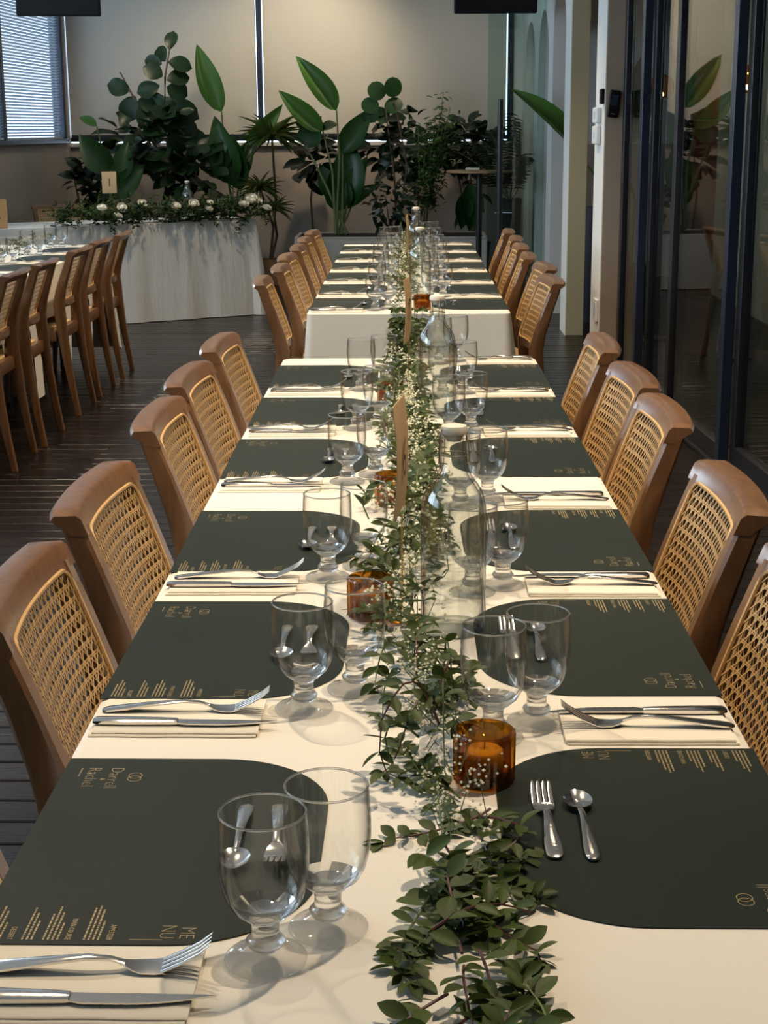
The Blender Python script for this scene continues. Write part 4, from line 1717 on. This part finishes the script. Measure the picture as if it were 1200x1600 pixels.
# fiddle-leaf fig
t = empty('fiddle_leaf_fig', (-2.2, YP, 0))
t.location = (0, 0, 0)
tag(t, 'tall fiddle-leaf fig with big dark leaves behind the head table', 'plant', 'potted plants by the back wall')
pot(t, -2.15, YP, 0.20, 0.36)
stalks(t, 'bark', [[(-2.15, YP, 0.3), (-2.16, YP, 0.88), (-2.24, YP, 1.46), (-2.22, YP, 1.92), (-2.16, YP, 2.2)], [(-2.14, YP, 0.32), (-2.30, YP - 0.02, 1.2), (-2.43, YP, 1.58), (-2.55, YP, 1.80), (-2.63, YP, 1.96)]], 'trunk', 0.018, 0.006)
for q in [(-2.17, 2.15, -2.14, 2.33, 0.10), (-2.21, 2.05, -2.29, 2.19, 0.11), (-2.24, 2.03, -2.41, 2.07, 0.10), (-2.19, 2.05, -1.97, 2.01, 0.12), (-2.24, 1.92, -2.40, 2.01, 0.13), (-2.21, 1.89, -2.00, 1.93, 0.13), (-2.27, 1.84, -2.48, 1.78, 0.12), (-2.21, 1.83, -2.02, 1.75, 0.15), (-2.54, 1.80, -2.75, 1.85, 0.13), (-2.50, 1.75, -2.62, 1.53, 0.16), (-2.48, 1.66, -2.31, 1.46, 0.18), (-2.24, 1.75, -2.42, 1.64, 0.16), (-2.22, 1.69, -1.93, 1.55, 0.17), (-2.25, 1.60, -1.98, 1.66, 0.15), (-2.23, 1.52, -1.93, 1.43, 0.16), (-2.24, 1.46, -2.41, 1.38, 0.16), (-2.23, 1.40, -1.84, 1.37, 0.15)]:
    plane_leaf(t, 'fig', *q[:4], q[4] * 1.3, YP, rp)
cloud(t, 'fig', (-2.30, YP, 1.32), (0.46, 0.22, 0.34), 110, (0.17, 0.27), 0.62, 3)
cloud(t, 'fig', (-2.05, YP - 0.05, 1.02), (0.34, 0.2, 0.30), 60, (0.15, 0.25), 0.62, 4)
# broad-leaved plant at the left
t = empty('broad_leaf_plant')
tag(t, 'dark broad-leaved plant low beneath the left window', 'plant', 'potted plants by the back wall')
pot(t, -2.98, 14.55, 0.16, 0.42)
stalks(t, 'stem_green', [[(-2.98, 14.55, 0.38), (-2.97 + dx, 14.5, 0.8), (-2.93 + 2 * dx, 14.5, 1.05)] for dx in (-0.08, 0.0, 0.09)])
cloud(t, 'dark', (-2.93, 14.5, 0.95), (0.20, 0.18, 0.28), 74, (0.13, 0.2), 0.62, 5)
# paddle-leaved plants
t = empty('paddle_leaf_plant')
tag(t, 'bird-of-paradise plant with one tall upright leaf against the blind', 'plant', 'potted plants by the back wall')
pot(t, -1.62, YP, 0.20, 0.40)
L1 = [(-1.71, 1.60, -1.93, 2.21, 0.22, 'paddle'), (-1.62, 0.95, -1.78, 1.56, 0.29, 'paddle_dark'), (-1.49, 1.30, -1.14, 1.66, 0.16, 'paddle'), (-1.65, 0.94, -1.43, 1.37, 0.20, 'paddle_dark'), (-1.55, 0.90, -1.62, 1.40, 0.22, 'paddle_dark')]
stalks(t, 'stem_green', [[(-1.62 + rp.uniform(-0.05, 0.05), YP, 0.36), ((-1.62 + q[0]) / 2 - 0.02, YP, 0.36 + (q[1] - 0.36) * 0.6), (q[0], YP, q[1])] for q in L1], 'leaf_stalk', 0.013, 0.007)
for q in L1:
    plane_leaf(t, q[5], *q[:5], YP, rp, 0.35)
t = empty('paddle_leaf_plant')
tag(t, 'bird-of-paradise plant with bright leaf left of the fig foliage', 'plant', 'potted plants by the back wall')
pot(t, -2.66, 14.35, 0.17, 0.40)
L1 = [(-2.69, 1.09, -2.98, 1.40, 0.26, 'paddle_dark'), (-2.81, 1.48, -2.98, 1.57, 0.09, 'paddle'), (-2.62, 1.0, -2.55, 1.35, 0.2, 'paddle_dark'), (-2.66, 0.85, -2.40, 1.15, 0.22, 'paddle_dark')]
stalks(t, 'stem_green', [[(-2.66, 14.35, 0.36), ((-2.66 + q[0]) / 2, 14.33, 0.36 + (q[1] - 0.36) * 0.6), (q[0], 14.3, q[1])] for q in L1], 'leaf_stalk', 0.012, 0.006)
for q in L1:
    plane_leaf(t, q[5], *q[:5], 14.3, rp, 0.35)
t = empty('paddle_leaf_plant')
tag(t, 'large bird-of-paradise plant in the white planter, centre of back wall', 'plant', 'potted plants by the back wall')
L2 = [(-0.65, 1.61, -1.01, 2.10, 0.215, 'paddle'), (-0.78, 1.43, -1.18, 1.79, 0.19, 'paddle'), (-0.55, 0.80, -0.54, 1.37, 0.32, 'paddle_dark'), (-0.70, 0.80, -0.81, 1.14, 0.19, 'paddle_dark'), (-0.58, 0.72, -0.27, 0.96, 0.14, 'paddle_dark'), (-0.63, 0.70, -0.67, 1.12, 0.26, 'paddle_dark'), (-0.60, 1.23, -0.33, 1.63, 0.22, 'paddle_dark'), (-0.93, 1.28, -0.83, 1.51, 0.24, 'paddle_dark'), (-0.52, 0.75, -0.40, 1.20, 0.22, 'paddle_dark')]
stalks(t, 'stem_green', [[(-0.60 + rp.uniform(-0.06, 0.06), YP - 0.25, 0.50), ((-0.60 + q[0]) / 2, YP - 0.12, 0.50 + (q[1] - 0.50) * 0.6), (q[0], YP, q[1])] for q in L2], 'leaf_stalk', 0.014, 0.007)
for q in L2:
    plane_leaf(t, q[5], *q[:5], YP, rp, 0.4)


# dracaenas: rosettes of sword leaves on bare trunks
def dracaena(label, heads, base, potargs, seed):
    r_ = random.Random(seed)
    t_ = empty('dracaena')
    tag(t_, label, 'plant', 'potted plants by the back wall')
    pot(t_, *potargs)
    for (hx, hy, hz, rad, n) in heads:
        stalks(t_, 'bark', [[(base[0] + r_.uniform(-0.03, 0.03), base[1], base[2]), (base[0] + (hx - base[0]) * 0.3 + 0.03, base[1], base[2] + (hz - base[2]) * 0.5), (hx, hy, hz)]], 'trunk', 0.014, 0.011)
        for i in range(n):
            a = 2.39996 * i
            el = -0.25 + 1.35 * i / n
            d = Vector((math.cos(a) * math.cos(el), math.sin(a) * math.cos(el), math.sin(el)))
            L_ = rad * r_.uniform(0.85, 1.1)
            put_leaf('spike', leaf_matrix(Vector((hx, hy, hz)), d, L_, 0.034, Vector((0, 0, 1))), t_)


dracaena('dracaena with spiky striped leaf rosettes in a wooden tub', [(-1.25, YP, 1.36, 0.34, 44), (-1.36, YP - 0.1, 0.90, 0.24, 32), (-1.24, YP - 0.15, 0.72, 0.22, 30)], (-1.29, 14.85, 0.2), (-1.30, 14.85, 0.115, 0.24, 'pot_wood', True), 31)
# round dark monstera-like plant
t = empty('round_leaf_plant')
tag(t, 'dark round-leaved plant between dracaena and planter', 'plant', 'potted plants by the back wall')
stalks(t, 'bark', [[(-0.90, 14.95, 0.4), (-0.92, 14.9, 0.8), (-0.86, 14.85, 1.2)]], 'trunk', 0.012, 0.008)
pot(t, -0.90, 14.95, 0.15, 0.44)
cloud(t, 'dark', (-0.88, 14.85, 1.22), (0.18, 0.15, 0.30), 60, (0.14, 0.22), 0.75, 8)
# ficus with round leaves
t = empty('rubber_fig')
tag(t, 'rubber fig with round upright leaves against the blind', 'plant', 'potted plants by the back wall')
stalks(t, 'bark', [[(-0.1, 14.55, 0.5), (-0.12, 14.6, 1.0), (-0.20, YP, 1.62)], [(-0.1, 14.55, 0.5), (0.0, 14.6, 1.1), (-0.12, YP, 1.70)]], 'trunk', 0.012, 0.007)
for q in ((-0.24, 1.70, -0.32, 1.86, 0.17), (-0.13, 1.72, -0.13, 1.90, 0.17), (-0.26, 1.62, -0.42, 1.68, 0.15), (-0.20, 1.60, -0.05, 1.70, 0.15), (-0.3, 1.5, -0.36, 1.64, 0.14), (-0.18, 1.5, -0.28, 1.62, 0.14)):
    plane_leaf(t, 'round', *q, YP, rp, 0.3)
cloud(t, 'dark', (-0.05, 14.75, 1.30), (0.38, 0.15, 0.32), 120, (0.10, 0.18), 0.7, 9)
# bamboo-like shrub
t = empty('bamboo_shrub')
tag(t, 'bright feathery bamboo shrub with small leaves, behind second table', 'plant', 'potted plants by the back wall')
canes = []
rb_ = random.Random(15)
for i in range(9):
    x1 = rb_.uniform(-0.12, 0.40)
    canes.append([(0.12 + rb_.uniform(-0.05, 0.05), 14.45, 0.5), (0.12 + (x1 - 0.12) * 0.5, 14.45, 1.0), (x1, 14.4 + rb_.uniform(-0.1, 0.1), rb_.uniform(1.3, 1.78))])
stalks(t, 'stem_green', canes, 'cane', 0.006, 0.003)
items = []
for i in range(900):
    cn = rb_.choice(canes)
    f_ = rb_.uniform(0.25, 1.0)
    a_, b_, c_ = [Vector(v) for v in cn]
    p_ = a_.lerp(b_, f_ * 2) if f_ < 0.5 else b_.lerp(c_, f_ * 2 - 1)
    p_ = p_ + Vector((rb_.gauss(0, 0.055), rb_.gauss(0, 0.05), rb_.gauss(0, 0.03)))
    L_ = rb_.uniform(0.045, 0.08)
    items.append(('bamboo', leaf_matrix(p_, rand_dir(rb_, -0.6, 0.5), L_, L_ * 0.30, (Vector((0, -0.5, 0.8)) + rand_dir(rb_) * 0.7).normalized())))
for k_, mt in items[:300]:
    put_leaf(k_, mt, t)
join_leaves(items[300:], 'foliage', t)
# glossy dark shrub in front
t = empty('glossy_shrub')
tag(t, 'small glossy dark-leaved shrub in the white planter', 'plant', 'potted plants by the back wall')
stalks(t, 'bark', [[(-0.15, 14.2, 0.5), (-0.16 + dx * 0.4, 14.2, 0.68), (-0.16 + dx, 14.18, 0.85)] for dx in (-0.14, -0.04, 0.08, 0.17)], 'trunk', 0.008, 0.004)
cloud(t, 'dark', (-0.15, 14.2, 0.80), (0.26, 0.14, 0.24), 100, (0.07, 0.13), 0.45, 10)
# dark shrub at the right
t = empty('dark_shrub')
tag(t, 'dark leafy shrub right of the bamboo, behind the high table', 'plant', 'potted plants by the back wall')
pot(t, 0.62, 14.85, 0.17, 0.40)
stalks(t, 'bark', [[(0.62, 14.85, 0.36), (0.58 + dx, 14.85, 0.8), (0.56 + 2 * dx, 14.8, 1.25)] for dx in (-0.06, 0.02, 0.09)], 'trunk', 0.012, 0.006)
cloud(t, 'dark', (0.56, 14.8, 1.30), (0.27, 0.16, 0.24), 100, (0.12, 0.2), 0.6, 12)
cloud(t, 'dark', (0.60, 14.75, 0.85), (0.14, 0.12, 0.24), 26, (0.12, 0.2), 0.5, 13)
# hanging broad leaf near the planter end
plane_leaf(t, 'paddle_dark', 0.57, 0.95, 0.60, 0.50, 0.22, 14.5, rp, 0.3)
plane_leaf(t, 'paddle_dark', 0.50, 0.85, 0.52, 0.52, 0.18, 14.52, rp, 0.3)

# planter boxes
for (x0, x1, y0, y1, h, lb) in ((-1.02, 0.72, 14.0, 14.7, 0.50, 'long low white planter box behind the second table'), (-1.12, -0.72, 14.78, 15.2, 0.34, 'low grey planter box behind the long planter')):
    b = MB()
    b.cbox(x0, x1, y0, y1, 0.0, h - 0.02, 0.006)
    o = b.build('planter_box', 'planter')
    tag(o, lb, 'planter', 'planter boxes')
    b = MB()
    for q in ((x0, x1, y0, y0 + 0.03), (x0, x1, y1 - 0.03, y1), (x0, x0 + 0.03, y0 + 0.03, y1 - 0.03), (x1 - 0.03, x1, y0 + 0.03, y1 - 0.03)):
        b.cbox(*q, h - 0.02, h, 0.003)
    b.build('rim', 'planter', o)
    b = MB()
    b.cbox(x0 + 0.03, x1 - 0.03, y0 + 0.03, y1 - 0.03, h - 0.02, h - 0.008, 0.004)
    b.build('soil', 'soil', o)

# palm in a tall black pot behind the glass screen
t = empty('palm_plant')
tag(t, 'slim palm in a tall black pot beside the arches', 'plant', 'potted plants by the back wall')
pot(t, 0.90, 13.9, 0.105, 0.84, 'pot_dark', True)
rpalm = random.Random(41)
for i in range(11):
    a = 2.4 * i
    el = rpalm.uniform(0.75, 1.35)
    d = Vector((math.cos(a) * math.cos(el), math.sin(a) * math.cos(el), math.sin(el)))
    pts = [Vector((0.90, 13.9, 0.80))]
    n = 12
    for k_ in range(n):
        pts.append(pts[-1] + d * 0.068)
        d = (d + Vector((0, 0, -0.07))).normalized()
    for q in pts:
        q.x = min(q.x, 0.99)
    b = MB()
    b.tube(pts, [0.005 * (1 - 0.7 * j / n) for j in range(n + 1)], 5)
    fo = b.build('frond', 'stem_green', t)
    itm = []
    for j in range(3, n + 1):
        tg = (pts[j] - pts[j - 1]).normalized()
        sd = tg.cross(Vector((0, 0, 1))).normalized()
        for sg in (-1, 1):
            for hh in (0.0, 0.5):
                dr_ = (tg * 0.7 + sd * sg + Vector((0, 0, -0.2))).normalized()
                base = pts[j].lerp(pts[j - 1], hh)
                if (base + dr_ * 0.13).x > 1.10:
                    continue
                itm.append(('dark', leaf_matrix(base, dr_, 0.13, 0.014, Vector((0, 0, 1)))))
    if itm:
        join_leaves(itm, 'leaflets', fo)
# banana leaf leaning through the arch
t = empty('banana_plant')
tag(t, 'big green banana leaf reaching out of the arched opening', 'plant', 'potted plants by the back wall')
pot(t, 1.75, 12.2, 0.18, 0.40)
A = [Vector((1.75, 12.2, 0.36)), Vector((1.60, 12.15, 0.9)), Vector((1.30, 12.05, 1.25))]
stalks(t, 'stem_green', [A, [Vector((1.75, 12.2, 0.36)), Vector((1.75, 12.1, 0.9)), Vector((1.62, 12.0, 1.3))]], 'leaf_stalk', 0.016, 0.009)
put_leaf('paddle', leaf_matrix(Vector((1.30, 12.05, 1.25)), Vector((-0.46, 0.0, 0.47)), 0.72, 0.15, Vector((0.3, -1, 0.5))), t)
put_leaf('paddle_dark', leaf_matrix(Vector((1.62, 12.0, 1.3)), Vector((0.15, 0, 0.6)), 0.7, 0.26, Vector((0.1, -1, 0.1))), t)

# ------------------------------------------------------------------ furniture and fittings at the back
t = empty('high_table', (0.62, 13.55, 0))
tag(t, 'slim high table with round wooden top and black leg', 'table')
b = MB()
b.lathe([(0.0004, 1.068), (0.27, 1.068), (0.285, 1.075), (0.285, 1.088), (0.275, 1.094), (0.0004, 1.094)], 40)
b.build('tabletop', 'table_wood', t)
b = MB()
b.tube([(0, 0, 0.02), (0, 0, 1.068)], 0.026, 12)
b.build('leg', 'black_metal', t)
b = MB()
b.lathe([(0.0004, 0.0), (0.22, 0.0), (0.22, 0.012), (0.05, 0.022), (0.0004, 0.022)], 28)
b.build('base', 'black_metal', t)
b = MB()
b.cbox(-0.06, 0.06, -0.045, 0.045, 0.0, 0.022, 0.004)
o = b.build('folded_cloth', 'napkin', None)
o.location = (0.56, 13.5, 1.0945)
tag(o, 'small white folded cloth on the high table', 'cloth')

t = empty('queue_post', (0.725, 12.35, 0))
tag(t, 'tall slim black post standing behind the second table', 'post')
b = MB()
b.tube([(0, 0, 0.018), (0, 0, 1.66)], 0.022, 14)
b.build('pole', 'black_metal', t)
b = MB()
b.lathe([(0.0004, 0.0), (0.15, 0.0), (0.15, 0.01), (0.03, 0.02), (0.0004, 0.02)], 28)
b.build('base', 'black_metal', t)

g = MB()
g.cbox(0.655, 1.12, 12.95, 12.962, 0.0, 2.98, 0.002)
o = g.build('glass_screen', 'glass_green')
tag(o, 'frameless greenish glass screen beside the arches', 'glass screen')

# hanging televisions
for (x, y, rz, lb) in ((-2.60, 12.0, 0.10, 'black ceiling-hung television at the upper left by the window'), (0.66, 12.05, 0.02, 'black ceiling-hung television at the top right of the blind')):
    t = empty('television', (x, y, 2.28), rz)
    tag(t, lb, 'television', 'hanging televisions')
    b = MB()
    b.cbox(-0.31, 0.31, -0.04, 0.03, -0.005, 0.36, 0.008)
    b.build('casing', 'black_plastic', t)
    b = MB()
    b.box(-0.295, 0.295, -0.0425, -0.0405, 0.012, 0.345)
    b.build('screen', 'black_plastic', t, False)
    b = MB()
    b.tube([(0, 0, 0.36), (0, 0, 0.715)], 0.02, 10)
    b.build('ceiling_pole', 'black_metal', t)

# remotes, dimmer boxes and socket on the near pier
XB, YB = ARC_X, 9.06


def small_box(name, lb, cat, m_, x0, x1, y0, y1, z0, z1, group=None, rot=None, parts=()):
    b = MB()
    hx, hy, hz = (x1 - x0) / 2, (y1 - y0) / 2, (z1 - z0) / 2
    b.cbox(-hx, hx, -hy, hy, -hz, hz, min(hx, hy, hz) * 0.4)
    o_ = b.build(name, m_)
    o_.location = ((x0 + x1) / 2, (y0 + y1) / 2, (z0 + z1) / 2)
    if rot:
        o_.rotation_euler = rot
    tag(o_, lb, cat, group)
    for (nm, mm, bx) in parts:
        q = MB()
        q.box(*bx)
        q.build(nm, mm, o_, False)
    return o_


small_box('wall_handset', 'black wall handset mounted on the beige pier by the doors', 'handset', 'black_plastic', XB + 0.018, XB + 0.078, YB - 0.032, YB - 0.001, 1.50, 1.65, None, (0, 0.12, 0),
          [('keypad', 'blue_frame', (-0.018, 0.018, -0.0175, -0.0155, -0.01, 0.05)), ('logo_plate', 'wire', (-0.012, 0.012, -0.0175, -0.0155, -0.058, -0.052))])
small_box('door_sensor', 'small black sensor on the white edge of the pier', 'sensor', 'black_plastic', ARC_X - 0.022, ARC_X - 0.001, 9.075, 9.15, 1.575, 1.66)
for z0, z1, lb in ((1.47, 1.56, 'clear switch cover on the white pier, upper one'), (1.35, 1.455, 'clear switch cover on the white pier, lower one')):
    small_box('switch_cover', lb, 'switch', 'white_plastic', ARC_X - 0.030, ARC_X - 0.001, 9.20, 9.40, z0, z1, 'switch covers on the pier', None,
              [('rocker', 'slat', (-0.0165, -0.0145, -0.03, 0.03, -0.02, 0.02))])
small_box('wall_socket', 'white wall socket low on the white pier', 'socket', 'white_plastic', ARC_X - 0.016, ARC_X - 0.001, 9.10, 9.24, 0.33, 0.46, None, None,
          [('face_plate', 'slat', (-0.0090, -0.0076, -0.04, 0.04, -0.04, 0.04))])

# dark bag standing in the arch
b = MB()
rings = []
rr = random.Random(8)
for i in range(9):
    f_ = i / 8
    z = 0.86 * f_
    s_ = 0.9 + 0.25 * math.sin(PI * f_) - 0.35 * max(0, f_ - 0.8) / 0.2
    rings.append([(1.40 + s_ * (0.095 + 0.012 * math.sin(3 * a + 5 * f_)) * math.cos(a), 11.9 + s_ * 0.15 * math.sin(a), z) for a in [2 * PI * k / 18 for k in range(18)]])
b.loft(rings, True)
o = b.build('cloth_cover', 'bag_dark', None, True, 60)
tag(o, 'dark navy draped cover standing inside the arch', 'cover')

# room beyond the glass: panelled timber column and amber lamps
t = empty('timber_column', (1.86, 10.1, 0))
tag(t, 'reddish brown panelled column seen through the glass doors', 'column')
for i in range(8):
    b = MB()
    b.cbox(-0.10, 0.10, -0.10, 0.10, 0.372 * i + 0.002, 0.372 * (i + 1) - 0.002, 0.006)
    b.build('panel', 'brick_wood', t)
for (x, y, z, lb) in ((1.72, 10.8, 1.66, 'amber globe lamp behind glass, closest to the pier'), (1.88, 10.4, 1.65, 'amber globe lamp behind glass, middle one'), (2.10, 10.25 - 0.4, 1.68, 'amber globe lamp on thin stem behind the timber column')):
    t = empty('globe_lamp', (x, y, 0))
    tag(t, lb, 'lamp', 'amber globe lamps behind the glass')
    b = MB()
    n = 14
    b.lathe([(max(0.0004, 0.085 * math.sin(PI * i / n)), z + 0.05 - 0.085 * math.cos(PI * i / n)) for i in range(n + 1)], 24)
    b.build('glass_globe', 'glass_globe', t)
    b = MB()
    b.lathe([(max(0.0004, 0.016 * math.sin(PI * i / 8)), z - 0.016 * math.cos(PI * i / 8)) for i in range(9)], 12)
    b.build('bulb', 'bulb', t)
    b = MB()
    b.tube([(0, 0, 0.01), (0, 0, z - 0.036)], 0.006, 8)
    b.build('stem', 'wire', t)
    b = MB()
    b.lathe([(0.0004, 0.0), (0.11, 0.0), (0.11, 0.012), (0.0004, 0.018)], 24)
    b.build('base', 'black_metal', t)
